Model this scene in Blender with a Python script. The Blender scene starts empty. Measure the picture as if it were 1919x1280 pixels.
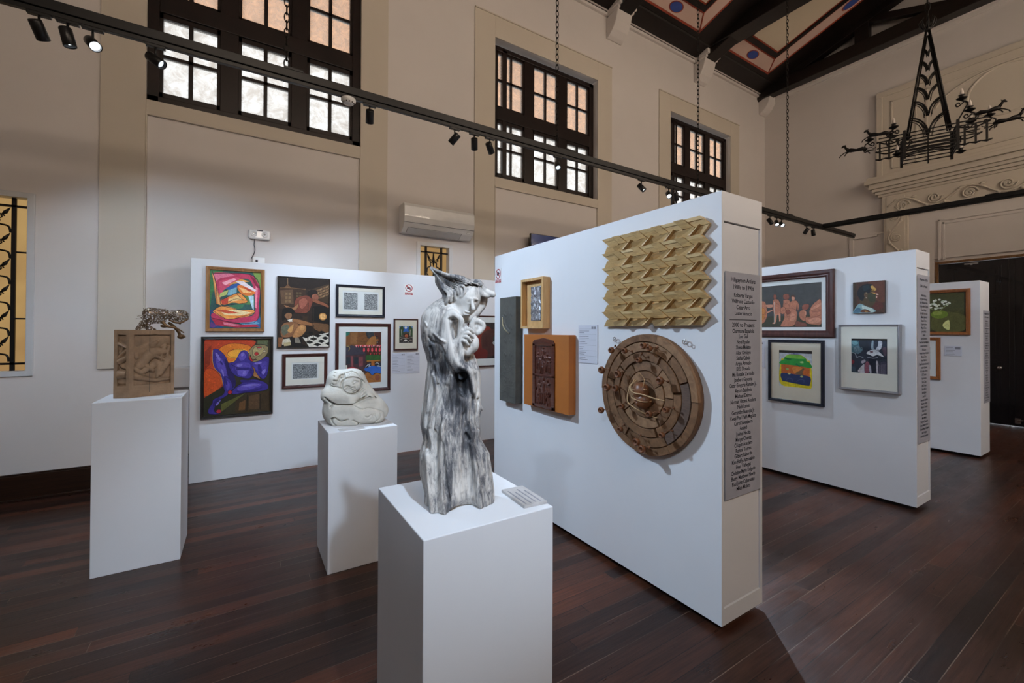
import bpy, bmesh, math, random
import numpy as np
from mathutils import Vector, Matrix, Euler

S = bpy.context.scene
# ---------------------------------------------------------------- camera
F_PX, YAW, PITCH, ROLL, CY, CAM_H = 804.132, 1.01229, 0.00827, 0.00405, 613.629, 1.62
cd = bpy.data.cameras.new('camera'); cam = bpy.data.objects.new('camera', cd)
S.collection.objects.link(cam); S.camera = cam
cd.sensor_width = 36.0; cd.lens = F_PX / 1919 * 36.0
cd.shift_y = -(640 - CY) / 1919
cd.clip_start = 0.05; cd.clip_end = 100
def _cam():
    A = Matrix(((math.sin(YAW), -math.cos(YAW), 0), (math.cos(YAW), math.sin(YAW), 0), (0, 0, 1)))
    c, s = math.cos(PITCH), math.sin(PITCH); B = Matrix(((1, 0, 0), (0, c, s), (0, -s, c)))
    c, s = math.cos(ROLL), math.sin(ROLL); R = Matrix(((c, 0, s), (0, 1, 0), (-s, 0, c)))
    M = R @ B @ A                                   # world -> (right, forward, up)
    r, f, u = M[0], M[1], M[2]
    W = Matrix(((r[0], u[0], -f[0]), (r[1], u[1], -f[1]), (r[2], u[2], -f[2]))).to_4x4()
    W.translation = (0, 0, CAM_H)
    return W
cam.matrix_world = _cam()
# ---------------------------------------------------------------- world, exposure
w = bpy.data.worlds.new('sky'); S.world = w; w.use_nodes = True
wb = w.node_tree.nodes['Background']; wb.inputs[0].default_value = (0.86, 0.93, 1.0, 1); wb.inputs[1].default_value = 2.2
S.view_settings.view_transform = 'Standard'; S.view_settings.look = 'None'
S.view_settings.exposure = 0.0; S.view_settings.gamma = 1.0; S.view_settings.use_curve_mapping = False
S.cycles.use_denoising = True; S.cycles.max_bounces = 7; S.cycles.diffuse_bounces = 5; S.cycles.glossy_bounces = 3
S.cycles.transmission_bounces = 4; S.cycles.transparent_max_bounces = 8; S.cycles.sample_clamp_indirect = 4.0
S.cycles.caustics_reflective = False; S.cycles.caustics_refractive = False
# ---------------------------------------------------------------- warm fill lamps added outside the unseen windows opposite, plus portals
def day(name, loc, rot, sx, sy, power, col):
    d = bpy.data.lights.new(name, 'AREA'); d.shape = 'RECTANGLE'; d.size = sx; d.size_y = sy
    d.energy = power; d.color = col
    o = bpy.data.objects.new(name, d); o.location = loc; o.rotation_euler = rot; S.collection.objects.link(o)
    return o
WY, OY, XL, XR = 5.93, -2.43, -5.0, 11.4            # long walls, end walls
for x in (0.20, 4.46, 8.74):
    day('window_fill', (x, OY - 0.40, 5.2), (math.radians(90), 0, 0), 2.3, 2.4, 760, (1.0, 0.86, 0.73))
    p = day('sky_portal', (x, WY + 0.30, 5.2), (math.radians(-90), 0, 0), 2.2, 2.2, 1, (1, 1, 1)); p.data.cycles.is_portal = True

# ---------------------------------------------------------------- materials
def hx(s):
    s = s.lstrip('#'); c = [int(s[i:i+2], 16) / 255 for i in (0, 2, 4)]
    return tuple(v / 12.92 if v <= 0.04045 else ((v + 0.055) / 1.055) ** 2.4 for v in c)
class NT:
    def __init__(s, name):
        s.m = bpy.data.materials.new(name); s.m.use_nodes = True; s.t = s.m.node_tree; s.n = s.t.nodes
        s.b = s.n['Principled BSDF']; s.o = s.n['Material Output']
    def N(s, typ, **k):
        n = s.n.new(typ)
        for a, v in k.items(): setattr(n, a, v)
        return n
    def L(s, a, b): s.t.links.new(a, b)
    def coord(s, scale=(1, 1, 1), kind='Object', rot=(0, 0, 0)):
        tc = s.N('ShaderNodeTexCoord'); mp = s.N('ShaderNodeMapping')
        mp.inputs['Scale'].default_value = scale; mp.inputs['Rotation'].default_value = rot
        s.L(tc.outputs[kind], mp.inputs[0]); return mp.outputs[0]
    def noise(s, vec, scale, detail=4, rough=0.55, dist=0):
        n = s.N('ShaderNodeTexNoise'); n.inputs['Scale'].default_value = scale; n.inputs['Detail'].default_value = detail
        n.inputs['Roughness'].default_value = rough; n.inputs['Distortion'].default_value = dist
        s.L(vec, n.inputs['Vector']); return n.outputs['Fac']
    def ramp(s, fac, stops):
        r = s.N('ShaderNodeValToRGB'); e = r.color_ramp.elements
        e[0].position, e[0].color = stops[0][0], (*stops[0][1], 1)
        e[1].position, e[1].color = stops[-1][0], (*stops[-1][1], 1)
        for p, c in stops[1:-1]:
            x = e.new(p); x.color = (*c, 1)
        s.L(fac, r.inputs[0]); return r.outputs[0]
    def mix(s, a, b, fac, mode='MIX'):
        n = s.N('ShaderNodeMix', data_type='RGBA', blend_type=mode)
        for sock, v in ((n.inputs[0], fac), (n.inputs[6], a), (n.inputs[7], b)):
            if hasattr(v, 'links'): s.L(v, sock)
            elif isinstance(v, (int, float)): sock.default_value = v
            else: sock.default_value = (*v, 1)
        return n.outputs[2]
    def bump(s, h, st=0.3, dist=0.01):
        n = s.N('ShaderNodeBump'); n.inputs['Strength'].default_value = st; n.inputs['Distance'].default_value = dist
        s.L(h, n.inputs['Height']); s.L(n.outputs[0], s.b.inputs['Normal'])
    def set(s, col=None, rough=0.5, metal=0.0, spec=0.5, coat=0.0):
        if col is not None:
            if hasattr(col, 'links'): s.L(col, s.b.inputs['Base Color'])
            else: s.b.inputs['Base Color'].default_value = (*col, 1)
        if hasattr(rough, 'links'): s.L(rough, s.b.inputs['Roughness'])
        else: s.b.inputs['Roughness'].default_value = rough
        s.b.inputs['Metallic'].default_value = metal; s.b.inputs['Specular IOR Level'].default_value = spec
        s.b.inputs['Coat Weight'].default_value = coat
        return s.m
def plain(name, c, rough=0.5, metal=0.0, var=0.06, scale=8, spec=0.5, bump=0.0, coat=0.0):
    t = NT(name); v = t.coord(); f = t.noise(v, scale)
    c2 = tuple(x * (1 - var * 2) for x in c); c1 = tuple(min(1, x * (1 + var)) for x in c)
    col = t.ramp(f, [(0.3, c2), (0.7, c1)])
    if bump: t.bump(t.noise(v, scale * 6), bump, 0.004)
    return t.set(col, rough, metal, spec, coat)
M = {}
def wallpaint(name, c, dirt):
    t = NT(name); v = t.coord()
    a = t.noise(v, 0.9, 5, 0.6); b = t.noise(v, 14, 3, 0.6)
    col = t.ramp(a, [(0.25, tuple(x * 0.93 for x in c)), (0.75, c)])
    col = t.mix(col, dirt, t.ramp(t.noise(v, 2.3, 8, 0.7), [(0.62, (0, 0, 0)), (0.85, (0.22, 0.22, 0.22))]))
    t.bump(b, 0.10, 0.004)
    return t.set(col, 0.8, spec=0.25)
M['wall'] = wallpaint('wall_paint', (0.70, 0.655, 0.625), (0.5, 0.45, 0.4))
M['beige'] = wallpaint('beige_paint', (0.60, 0.54, 0.455), (0.5, 0.42, 0.33))
M['white'] = wallpaint('white_panel_paint', (0.80, 0.80, 0.815), (0.7, 0.69, 0.7))
M['pedestal'] = wallpaint('pedestal_paint', (0.76, 0.765, 0.785), (0.6, 0.6, 0.62))
M['groove'] = plain('groove_dark', (0.05, 0.045, 0.04), 0.8)
def floor_mat():
    t = NT('floor_planks'); v = t.coord(); sep = t.N('ShaderNodeSeparateXYZ'); t.L(v, sep.inputs[0])
    def ma(op, a, b=0.0, c=0.0):
        n = t.N('ShaderNodeMath', operation=op)
        for k, x in enumerate((a, b, c)):
            if hasattr(x, 'links'): t.L(x, n.inputs[k])
            else: n.inputs[k].default_value = x
        return n.outputs[0]
    def wn(vec2):
        c = t.N('ShaderNodeCombineXYZ')
        for k, x in enumerate(vec2): t.L(x, c.inputs[k]) if hasattr(x, 'links') else None
        n = t.N('ShaderNodeTexWhiteNoise', noise_dimensions='3D'); t.L(c.outputs[0], n.inputs['Vector']); return n.outputs['Value']
    PW = 0.0925
    yr = ma('DIVIDE', sep.outputs[1], PW); row = ma('FLOOR', yr); fy = ma('FRACT', yr)
    xo = ma('ADD', ma('DIVIDE', sep.outputs[0], 2.6), ma('MULTIPLY', wn((row, 0.0)), 7.0)); bid = ma('FLOOR', xo); fx = ma('FRACT', xo)
    val = wn((row, bid))
    ey = ma('MINIMUM', fy, ma('SUBTRACT', 1.0, fy)); ex = ma('MINIMUM', fx, ma('SUBTRACT', 1.0, fx))
    seamf = ma('MAXIMUM', ma('LESS_THAN', ey, 0.019), ma('LESS_THAN', ex, 0.0007))
    g = t.noise(t.coord((0.8, 24, 1)), 3.2, 9, 0.7, 0.5)
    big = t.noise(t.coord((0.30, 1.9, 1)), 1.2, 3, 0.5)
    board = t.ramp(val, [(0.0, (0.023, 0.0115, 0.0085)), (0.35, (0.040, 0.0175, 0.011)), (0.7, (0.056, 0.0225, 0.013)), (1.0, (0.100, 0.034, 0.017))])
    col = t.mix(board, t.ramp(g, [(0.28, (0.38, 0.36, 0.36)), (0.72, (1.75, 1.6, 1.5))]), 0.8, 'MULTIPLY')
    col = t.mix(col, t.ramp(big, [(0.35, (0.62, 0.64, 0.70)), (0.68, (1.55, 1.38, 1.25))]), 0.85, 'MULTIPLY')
    pale = t.ramp(t.noise(t.coord((0.5, 4, 1)), 1.8, 3), [(0.46, (0.004, 0.003, 0.003)), (0.60, (0.15, 0.10, 0.07))])
    col = t.mix(col, pale, seamf)
    scr = t.noise(t.coord((2.2, 16, 1), rot=(0, 0, 0.3)), 5, 7, 0.8)
    col = t.mix(col, (0.17, 0.12, 0.095), t.ramp(scr, [(0.70, (0, 0, 0)), (0.80, (0.4, 0.4, 0.4))]))
    ro = t.ramp(t.noise(t.coord((1, 3, 1)), 2.2, 6, 0.7), [(0.3, (0.25,) * 3), (0.75, (0.42,) * 3)])
    t.bump(t.mix(g, (0, 0, 0), seamf), 0.15, 0.004)
    return t.set(col, ro, spec=0.34)
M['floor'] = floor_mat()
def wood(name, a, b, sc=(1, 1, 12), rough=0.45, scale=5, spec=0.4, bump=0.1, coat=0.0):
    t = NT(name); g = t.noise(t.coord(sc), scale, 6, 0.6, 0.8)
    t.bump(g, bump, 0.003)
    return t.set(t.ramp(g, [(0.3, a), (0.7, b)]), rough, 0, spec, coat)
M['darkwood'] = wood('dark_roof_timber', (0.003, 0.002, 0.0018), (0.010, 0.0052, 0.004), (1, 1, 1), 0.42)
M['base'] = wood('dark_baseboard', (0.012, 0.006, 0.004), (0.035, 0.015, 0.008), (0.5, 4, 12), 0.3)
M['winwood'] = wood('dark_window_wood', (0.005, 0.0022, 0.0018), (0.014, 0.0055, 0.004), (1, 1, 1), 0.4)
M['door'] = wood('black_door_wood', (0.005, 0.005, 0.007), (0.014, 0.013, 0.016), (2, 2, 1), 0.22, coat=0.5)
M['doorframe'] = wood('brown_door_frame', (0.12, 0.055, 0.02), (0.26, 0.13, 0.05), (4, 4, 1))
M['black'] = plain('black_metal', (0.012, 0.012, 0.013), 0.38, 0.3, spec=0.5)
M['iron'] = plain('wrought_iron', (0.010, 0.008, 0.007), 0.5, 0.6, bump=0.2)
M['chrome'] = plain('chrome', (0.6, 0.6, 0.6), 0.25, 1.0)
M['plastic'] = plain('white_plastic', (0.86, 0.86, 0.85), 0.28, coat=0.4, var=0.02)
M['plastic2'] = plain('grey_white_plastic', (0.60, 0.60, 0.60), 0.4, var=0.02)
M['candle'] = plain('candle_bulb', (0.62, 0.55, 0.50), 0.3)
M['gold_frame'] = wood('gold_brown_frame', (0.22, 0.095, 0.028), (0.36, 0.18, 0.06), (6, 6, 1), 0.35)
M['dark_frame'] = wood('near_black_frame', (0.010, 0.008, 0.007), (0.030, 0.024, 0.020), (6, 6, 1), 0.35)
M['maroon_frame'] = wood('maroon_frame', (0.035, 0.010, 0.009), (0.085, 0.028, 0.022), (6, 6, 1), 0.3)
M['navy_frame'] = wood('blue_black_frame', (0.008, 0.009, 0.016), (0.020, 0.022, 0.035), (6, 6, 1), 0.25)
M['pine_frame'] = wood('light_wood_frame', (0.50, 0.29, 0.11), (0.66, 0.42, 0.19), (8, 8, 1), 0.5)
M['orange_frame'] = wood('orange_brown_frame', (0.22, 0.075, 0.02), (0.36, 0.13, 0.04), (6, 6, 1), 0.3)
M['silver_frame'] = plain('silver_frame', (0.42, 0.42, 0.45), 0.3, 0.7)
M['mat'] = plain('cream_mat_board', (0.78, 0.755, 0.66), 0.85, var=0.02)
M['matw'] = plain('white_mat_board', (0.76, 0.775, 0.75), 0.85, var=0.02)
M['matk'] = plain('tan_mat_board', (0.72, 0.655, 0.52), 0.85, var=0.02)
M['paper'] = plain('label_paper', (0.64, 0.65, 0.72), 0.6, var=0.02)
M['paper2'] = plain('grey_name_sheet', (0.40, 0.41, 0.47), 0.55, var=0.03)
M['ink'] = plain('black_ink', (0.02, 0.02, 0.03), 0.6)
M['greyink'] = plain('grey_ink', (0.25, 0.25, 0.28), 0.6)
M['red'] = plain('sign_red', hx('#a8323c'), 0.5)
M['cream'] = wallpaint('ceiling_cream', (0.62, 0.53, 0.40), (0.4, 0.3, 0.2))
M['pink'] = wallpaint('ceiling_pink', (0.62, 0.45, 0.38), (0.4, 0.3, 0.25))
M['cred'] = plain('ceiling_red_line', (0.30, 0.045, 0.02), 0.6)
M['cblue'] = plain('ceiling_blue_oval', (0.03, 0.07, 0.30), 0.6)
M['soffit'] = plain('orange_eave_paint', (0.92, 0.46, 0.22), 0.8)
def glass_pic():
    t = NT('picture_glass'); tr = t.N('ShaderNodeBsdfTransparent'); gl = t.N('ShaderNodeBsdfGlossy')
    gl.inputs['Roughness'].default_value = 0.03; lw = t.N('ShaderNodeLayerWeight'); lw.inputs[0].default_value = 0.5; pw = t.N('ShaderNodeMath', operation='POWER'); t.L(lw.outputs['Facing'], pw.inputs[0]); pw.inputs[1].default_value = 4.0; fr = t.N('ShaderNodeMath', operation='MULTIPLY_ADD'); t.L(pw.outputs[0], fr.inputs[0]); fr.inputs[1].default_value = 0.5; fr.inputs[2].default_value = 0.025
    mx = t.N('ShaderNodeMixShader'); t.L(fr.outputs[0], mx.inputs[0]); t.L(tr.outputs[0], mx.inputs[1]); t.L(gl.outputs[0], mx.inputs[2])
    t.L(mx.outputs[0], t.o.inputs[0]); return t.m
M['glass'] = glass_pic()
def glass_win():
    t = NT('grimy_window_glass'); tr = t.N('ShaderNodeBsdfTransparent'); tl = t.N('ShaderNodeBsdfTranslucent')
    v = t.coord(); g = t.noise(v, 7, 8, 0.75, 0.6)
    t.L(t.ramp(g, [(0.35, (0.70, 0.67, 0.63)), (0.65, (0.90, 0.89, 0.87))]), tr.inputs[0])
    tl.inputs[0].default_value = (0.55, 0.50, 0.45, 1)
    mx = t.N('ShaderNodeMixShader'); t.L(t.ramp(g, [(0.35, (0.42,) * 3), (0.6, (0.22,) * 3)]), mx.inputs[0])
    t.L(tr.outputs[0], mx.inputs[1]); t.L(tl.outputs[0], mx.inputs[2]); t.L(mx.outputs[0], t.o.inputs[0]); return t.m
M['pane'] = glass_win()
def emis(name, col, s, var=None):
    t = NT(name); e = t.N('ShaderNodeEmission'); e.inputs[1].default_value = s
    if var:
        t.L(t.ramp(t.noise(t.coord(), var[0], 3), [(0.35, var[1]), (0.65, col)]), e.inputs[0])
    else: e.inputs[0].default_value = (*col, 1)
    t.L(e.outputs[0], t.o.inputs[0]); return t.m
M['lens'] = emis('lit_lens', (0.85, 0.93, 1.0), 9.0)
M['lensdim'] = emis('dim_lens', (0.8, 0.9, 1.0), 1.2)
M['amber'] = emis('amber_lit_glass', (0.56, 0.36, 0.14), 0.82, (1.6, (0.42, 0.25, 0.10)))
def paint_mat():
    t = NT('artist_paint'); a = t.N('ShaderNodeVertexColor'); a.layer_name = 'Col'; v = t.coord()
    n = t.noise(v, 38, 6, 0.7, 1.2); n2 = t.noise(v, 9, 4, 0.6)
    col = t.mix(a.outputs[0], t.ramp(n, [(0.25, (0.60, 0.60, 0.60)), (0.75, (1.42, 1.42, 1.42))]), 0.75, 'MULTIPLY')
    col = t.mix(col, t.ramp(n2, [(0.3, (0.8, 0.8, 0.8)), (0.7, (1.2, 1.2, 1.2))]), 0.6, 'MULTIPLY')
    t.bump(n, 0.25, 0.002); return t.set(col, 0.5, spec=0.35)
M['paint'] = paint_mat()
def print_mat(name, sc=70, lo=(0.02, 0.025, 0.035), hi=(0.62, 0.64, 0.62)):
    t = NT(name); v = t.coord(); vo = t.N('ShaderNodeTexVoronoi', feature='DISTANCE_TO_EDGE'); vo.inputs['Scale'].default_value = sc
    t.L(v, vo.inputs['Vector']); n = t.noise(v, sc * 1.3, 4, 0.6, 2.0)
    a = t.ramp(vo.outputs['Distance'], [(0.13, (0, 0, 0)), (0.18, (1, 1, 1))]); b = t.ramp(n, [(0.47, (0, 0, 0)), (0.53, (1, 1, 1))])
    return t.set(t.mix(lo, hi, t.mix(a, b, 0.5, 'DIFFERENCE')), 0.7)
M['print'] = print_mat('ink_line_print')
M['print2'] = print_mat('ink_line_print_fine', 80, (0.015, 0.02, 0.03), (0.50, 0.53, 0.53))
def statue_mat():
    t = NT('weathered_white_resin'); v = t.coord(); vs = t.coord((1, 1, 0.16))
    st = t.noise(vs, 62, 7, 0.75, 0.6); bl = t.noise(v, 9, 6, 0.65); a = t.N('ShaderNodeVertexColor'); a.layer_name = 'Col'
    m = t.N('ShaderNodeMath', operation='ADD'); t.L(st, m.inputs[0])
    m2 = t.N('ShaderNodeMath', operation='MULTIPLY_ADD'); t.L(a.outputs[0], m2.inputs[0]); m2.inputs[1].default_value = 0.50; m2.inputs[2].default_value = -0.275
    t.L(m2.outputs[0], m.inputs[1])
    m3 = t.N('ShaderNodeMath', operation='MULTIPLY_ADD'); t.L(bl, m3.inputs[0]); m3.inputs[1].default_value = 0.5; t.L(m.outputs[0], m3.inputs[2])
    col = t.ramp(m3.outputs[0], [(0.46, (0.025, 0.026, 0.030)), (0.62, (0.13, 0.13, 0.14)), (0.74, (0.40, 0.38, 0.36)), (0.88, (0.66, 0.63, 0.59))])
    t.bump(st, 0.6, 0.004); return t.set(col, 0.55, spec=0.35)
M['statue'] = statue_mat()
M['stone'] = plain('cream_white_stone', (0.60, 0.58, 0.52), 0.75, var=0.10, scale=11, bump=0.35)
M['clay'] = plain('brown_clay', (0.29, 0.19, 0.115), 0.65, var=0.16, scale=12, bump=0.5)
def mesh_metal():
    t = NT('bronze_wire_mesh'); v = t.coord(); vo = t.N('ShaderNodeTexVoronoi', feature='DISTANCE_TO_EDGE'); vo.inputs['Scale'].default_value = 62
    t.L(v, vo.inputs['Vector']); t.set((0.20, 0.14, 0.09), 0.35, 0.8)
    tr = t.N('ShaderNodeBsdfTransparent'); mx = t.N('ShaderNodeMixShader')
    t.L(t.ramp(vo.outputs['Distance'], [(0.10, (0, 0, 0)), (0.13, (1, 1, 1))]), mx.inputs[0])
    t.L(t.b.outputs[0], mx.inputs[1]); t.L(tr.outputs[0], mx.inputs[2]); t.L(mx.outputs[0], t.o.inputs[0]); return t.m
M['wiremesh'] = mesh_metal()
M['wire'] = plain('bronze_wire', (0.16, 0.11, 0.075), 0.35, 0.8)
M['bronze'] = plain('bronze_cast', (0.20, 0.12, 0.06), 0.35, 0.7)
M['zig'] = wood('pale_pine_blocks', (0.42, 0.26, 0.105), (0.66, 0.45, 0.20), (3, 3, 22), 0.5, 6)
M['zig2'] = wood('lit_pine_blocks', (0.52, 0.35, 0.15), (0.74, 0.54, 0.27), (3, 3, 22), 0.5, 6)  # lit copy of the pine, light on the faces put into the colour
M['disc1'] = wood('brown_hardwood', (0.115, 0.056, 0.025), (0.26, 0.135, 0.065), (3, 14, 3), 0.6, 7, bump=0.4)
M['disc2'] = wood('grey_brown_hardwood', (0.085, 0.052, 0.038), (0.15, 0.095, 0.068), (3, 3, 14), 0.6, 7, bump=0.4)
M['disc3'] = wood('light_brown_hardwood', (0.19, 0.10, 0.048), (0.36, 0.20, 0.10), (3, 12, 3), 0.6, 7, bump=0.4)
M['pod'] = plain('dried_seed_pod', (0.20, 0.075, 0.03), 0.4, var=0.2, scale=30)
M['twine'] = plain('pale_twine', (0.50, 0.33, 0.17), 0.8)
M['orangep'] = plain('orange_painted_board', (0.43, 0.135, 0.018), 0.55, var=0.05, scale=5)
M['carved'] = wood('red_brown_carving', (0.045, 0.013, 0.009), (0.12, 0.035, 0.02), (2, 2, 8), 0.28, 8, coat=0.4)
M['slab'] = plain('grey_green_slab', (0.085, 0.083, 0.072), 0.6, var=0.15, scale=9, bump=0.3)
M['gold'] = plain('pale_gold', (0.45, 0.38, 0.22), 0.5)
t = NT('embossed_silver'); v = t.coord(); nn = t.noise(v, 45, 8, 0.75, 1.5)
M['silver'] = t.set(t.ramp(nn, [(0.40, (0.04, 0.04, 0.045)), (0.60, (0.55, 0.55, 0.58))]), 0.35, 0.55); t.bump(nn, 0.8, 0.004)
t = NT('slate_lines'); v = t.coord((1, 1, 3.0)); wv = t.noise(v, 5, 3, 0.5, 1.5)
M['tv'] = plain('tv_screen', (0.09, 0.14, 0.40), 0.12, 0.0, spec=0.8, coat=1.0)
M['foil'] = plain('grey_card', (0.50, 0.48, 0.47), 0.4, var=0.08, scale=20)

# ---------------------------------------------------------------- helpers
COL = S.collection
def link(o, parent=None):
    COL.objects.link(o)
    if parent is not None: o.parent = parent
    return o
def tag(o, label=None, cat=None, group=None, kind=None):
    if label: o['label'] = label
    if cat: o['category'] = cat
    if group: o['group'] = group
    if kind: o['kind'] = kind
    return o
def empty(name, loc=(0, 0, 0), rz=0.0, rot=None):
    o = bpy.data.objects.new(name, None); o.location = loc; o.rotation_euler = rot if rot else (0, 0, rz)
    o.empty_display_size = 0.1; return link(o)
class MB:
    def __init__(s): s.bm = bmesh.new()
    def box(s, x0, x1, y0, y1, z0, z1, mi=0):
        if x0 > x1: x0, x1 = x1, x0
        if y0 > y1: y0, y1 = y1, y0
        if z0 > z1: z0, z1 = z1, z0
        v = [s.bm.verts.new(p) for p in ((x0,y0,z0),(x1,y0,z0),(x1,y1,z0),(x0,y1,z0),(x0,y0,z1),(x1,y0,z1),(x1,y1,z1),(x0,y1,z1))]
        for f in ((0,3,2,1),(4,5,6,7),(0,1,5,4),(1,2,6,5),(2,3,7,6),(3,0,4,7)):
            s.bm.faces.new([v[i] for i in f]).material_index = mi
        return s
    def poly(s, pts, mi=0):
        f = s.bm.faces.new([s.bm.verts.new(p) for p in pts]); f.material_index = mi; return s
    def prism(s, pts, d, mi=0):                     # pts: 3D outline, d: extrusion vector
        d = Vector(d); a = [s.bm.verts.new(p) for p in pts]; b = [s.bm.verts.new(Vector(p) + d) for p in pts]
        n = len(pts); fs = [s.bm.faces.new(a), s.bm.faces.new(b[::-1])]
        for i in range(n): fs.append(s.bm.faces.new((a[i], b[i], b[(i+1) % n], a[(i+1) % n])))
        for f in fs: f.material_index = mi
        return s
    def tube(s, pts, r, n=8, mi=0, cap=True, closed=False, flat=None):
        pts = [Vector(p) for p in pts]; m = len(pts); rings = []
        rr = r if isinstance(r, (list, tuple)) else [r] * m
        up = None
        for i, p in enumerate(pts):
            if closed: d = pts[(i+1) % m] - pts[i-1]
            else: d = pts[min(i+1, m-1)] - pts[max(i-1, 0)]
            if d.length < 1e-9: d = Vector((0, 0, 1))
            d.normalize()
            if up is None: up = Vector((0, 0, 1)) if abs(d.z) < 0.9 else Vector((1, 0, 0))
            a = d.cross(up)
            if a.length < 1e-6: a = d.cross(Vector((0, 1, 0.1)))
            a.normalize(); b = a.cross(d); up = b
            k = flat if flat else 1.0
            rings.append([s.bm.verts.new(p + (a * math.cos(t) * k + b * math.sin(t)) * rr[i]) for t in (2 * math.pi * j / n for j in range(n))])
        for i in range(m if closed else m - 1):
            A, B = rings[i], rings[(i+1) % m]
            for j in range(n):
                f = s.bm.faces.new((A[j], A[(j+1) % n], B[(j+1) % n], B[j])); f.smooth = True; f.material_index = mi
        if cap and not closed:
            s.bm.faces.new(rings[0][::-1]).material_index = mi; s.bm.faces.new(rings[-1]).material_index = mi
        return s
    def lathe(s, prof, n=24, c=(0, 0, 0), axis='z', mi=0, smooth=True):
        c = Vector(c); R = []
        for (r, h) in prof:
            ring = []
            for j in range(n):
                t = 2 * math.pi * j / n; x, y = r * math.cos(t), r * math.sin(t)
                p = {'z': (x, y, h), 'y': (x, h, y), 'x': (h, x, y)}[axis]
                ring.append(s.bm.verts.new(c + Vector(p)))
            R.append(ring)
        for A, B in zip(R, R[1:]):
            for j in range(n):
                f = s.bm.faces.new((A[j], A[(j+1) % n], B[(j+1) % n], B[j])); f.smooth = smooth; f.material_index = mi
        for r_, ring in ((prof[0][0], R[0][::-1]), (prof[-1][0], R[-1])):
            if r_ > 1e-6: s.bm.faces.new(ring).material_index = mi
        return s
    def ball(s, c, r, mi=0, sub=2):
        m = Matrix.Translation(c) @ Matrix.Diagonal((*(r if isinstance(r, (tuple, list)) else (r, r, r)), 1))
        k = len(s.bm.faces)
        bmesh.ops.create_icosphere(s.bm, subdivisions=sub, radius=1, matrix=m)
        s.bm.faces.ensure_lookup_table()
        for f in s.bm.faces[k:]: f.smooth = True; f.material_index = mi
        return s
    def frame(s, w, h, prof, mi=0):                 # mitred frame in the x-z plane, front = -y; prof: (inset, depth)
        R = []
        for (i, d) in prof:
            R.append([s.bm.verts.new(p) for p in ((-w/2+i, -d, -h/2+i), (w/2-i, -d, -h/2+i), (w/2-i, -d, h/2-i), (-w/2+i, -d, h/2-i))])
        for A, B in zip(R, R[1:]):
            for j in range(4): s.bm.faces.new((A[j], A[(j+1) % 4], B[(j+1) % 4], B[j])).material_index = mi
        return s
    def build(s, name, mats, parent=None, bevel=0.0, seg=2, fix=True, weld=False):
        if weld: bmesh.ops.remove_doubles(s.bm, verts=s.bm.verts, dist=1e-5)
        if fix: bmesh.ops.recalc_face_normals(s.bm, faces=s.bm.faces)
        me = bpy.data.meshes.new(name); s.bm.to_mesh(me); s.bm.free()
        for m in (mats if isinstance(mats, (list, tuple)) else [mats]): me.materials.append(m)
        o = link(bpy.data.objects.new(name, me), parent)
        if bevel:
            b = o.modifiers.new('bevel', 'BEVEL'); b.width = bevel; b.segments = seg; b.limit_method = 'ANGLE'
        return o
def arc(c, r, a0, a1, n, plane='xz', ry=None):
    out = []
    for i in range(n + 1):
        t = math.radians(a0 + (a1 - a0) * i / n); u, v = r * math.cos(t), (ry or r) * math.sin(t)
        out.append((c[0] + u, c[1], c[2] + v) if plane == 'xz' else (c[0], c[1] + u, c[2] + v))
    return out
def spline(pts, n=8, closed=False):
    out = []; m = len(pts); rng = range(m) if closed else range(m - 1)
    for i in rng:
        if closed: p0, p1, p2, p3 = pts[i-1], pts[i], pts[(i+1) % m], pts[(i+2) % m]
        else: p0, p1, p2, p3 = pts[max(i-1, 0)], pts[i], pts[i+1], pts[min(i+2, m-1)]
        for k in range(n):
            t = k / n
            out.append(tuple(0.5 * (2*b + (c-a)*t + (2*a-5*b+4*c-d)*t*t + (3*b-a-3*c+d)*t**3) for a, b, c, d in zip(p0, p1, p2, p3)))
    if not closed: out.append(tuple(pts[-1]))
    return out
def text_mesh(mb, s, x, z, size, y=0.0, align='CENTER', mi=0, sx=1.0):
    cu = bpy.data.curves.new('tmp', 'FONT'); cu.body = s; cu.size = size; cu.align_x = align; cu.resolution_u = 2; cu.offset = size * 0.018
    o = bpy.data.objects.new('tmp', cu); COL.objects.link(o)
    me = o.to_mesh(); k = len(mb.bm.verts); kf = len(mb.bm.faces)
    mb.bm.from_mesh(me); mb.bm.verts.ensure_lookup_table(); mb.bm.faces.ensure_lookup_table()
    for v in mb.bm.verts[k:]: v.co = Vector((x + v.co.x * sx, y, z + v.co.y))
    for f in mb.bm.faces[kf:]: f.material_index = mi
    o.to_mesh_clear(); bpy.data.objects.remove(o); bpy.data.curves.remove(cu)
# ================================================================ THE ROOM
def struct(name, mb, mat, parent=None, **k):
    o = mb.build(name, mat, parent, **k)
    if parent is None: o['kind'] = 'structure'
    return o
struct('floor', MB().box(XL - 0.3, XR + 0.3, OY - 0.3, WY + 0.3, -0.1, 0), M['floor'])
def wall_cells(mb, a0, a1, z0, z1, holes, put):
    xs = sorted({a0, a1, *[h[0] for h in holes], *[h[1] for h in holes]})
    xs = [x for x in xs if a0 <= x <= a1]
    for p, q in zip(xs, xs[1:]):
        hs = sorted([h for h in holes if h[0] < q - 1e-6 and h[1] > p + 1e-6], key=lambda h: h[2]); z = z0
        for h in hs: put(p, q, z, h[2]); z = h[3]
        put(p, q, z, z1)
WIN = [(-0.90, 1.30), (3.36, 5.56), (7.64, 9.84)]
WZ0, WZ1 = 4.07, 6.30
mb = MB(); TH = 0.26
holes = [(a, b, WZ0, WZ1) for a, b in WIN] + [(-2.62, -1.75, 1.21, 2.88), (2.13, 2.60, 1.21, 2.86), (6.40, 6.87, 1.21, 2.86)]
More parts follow.
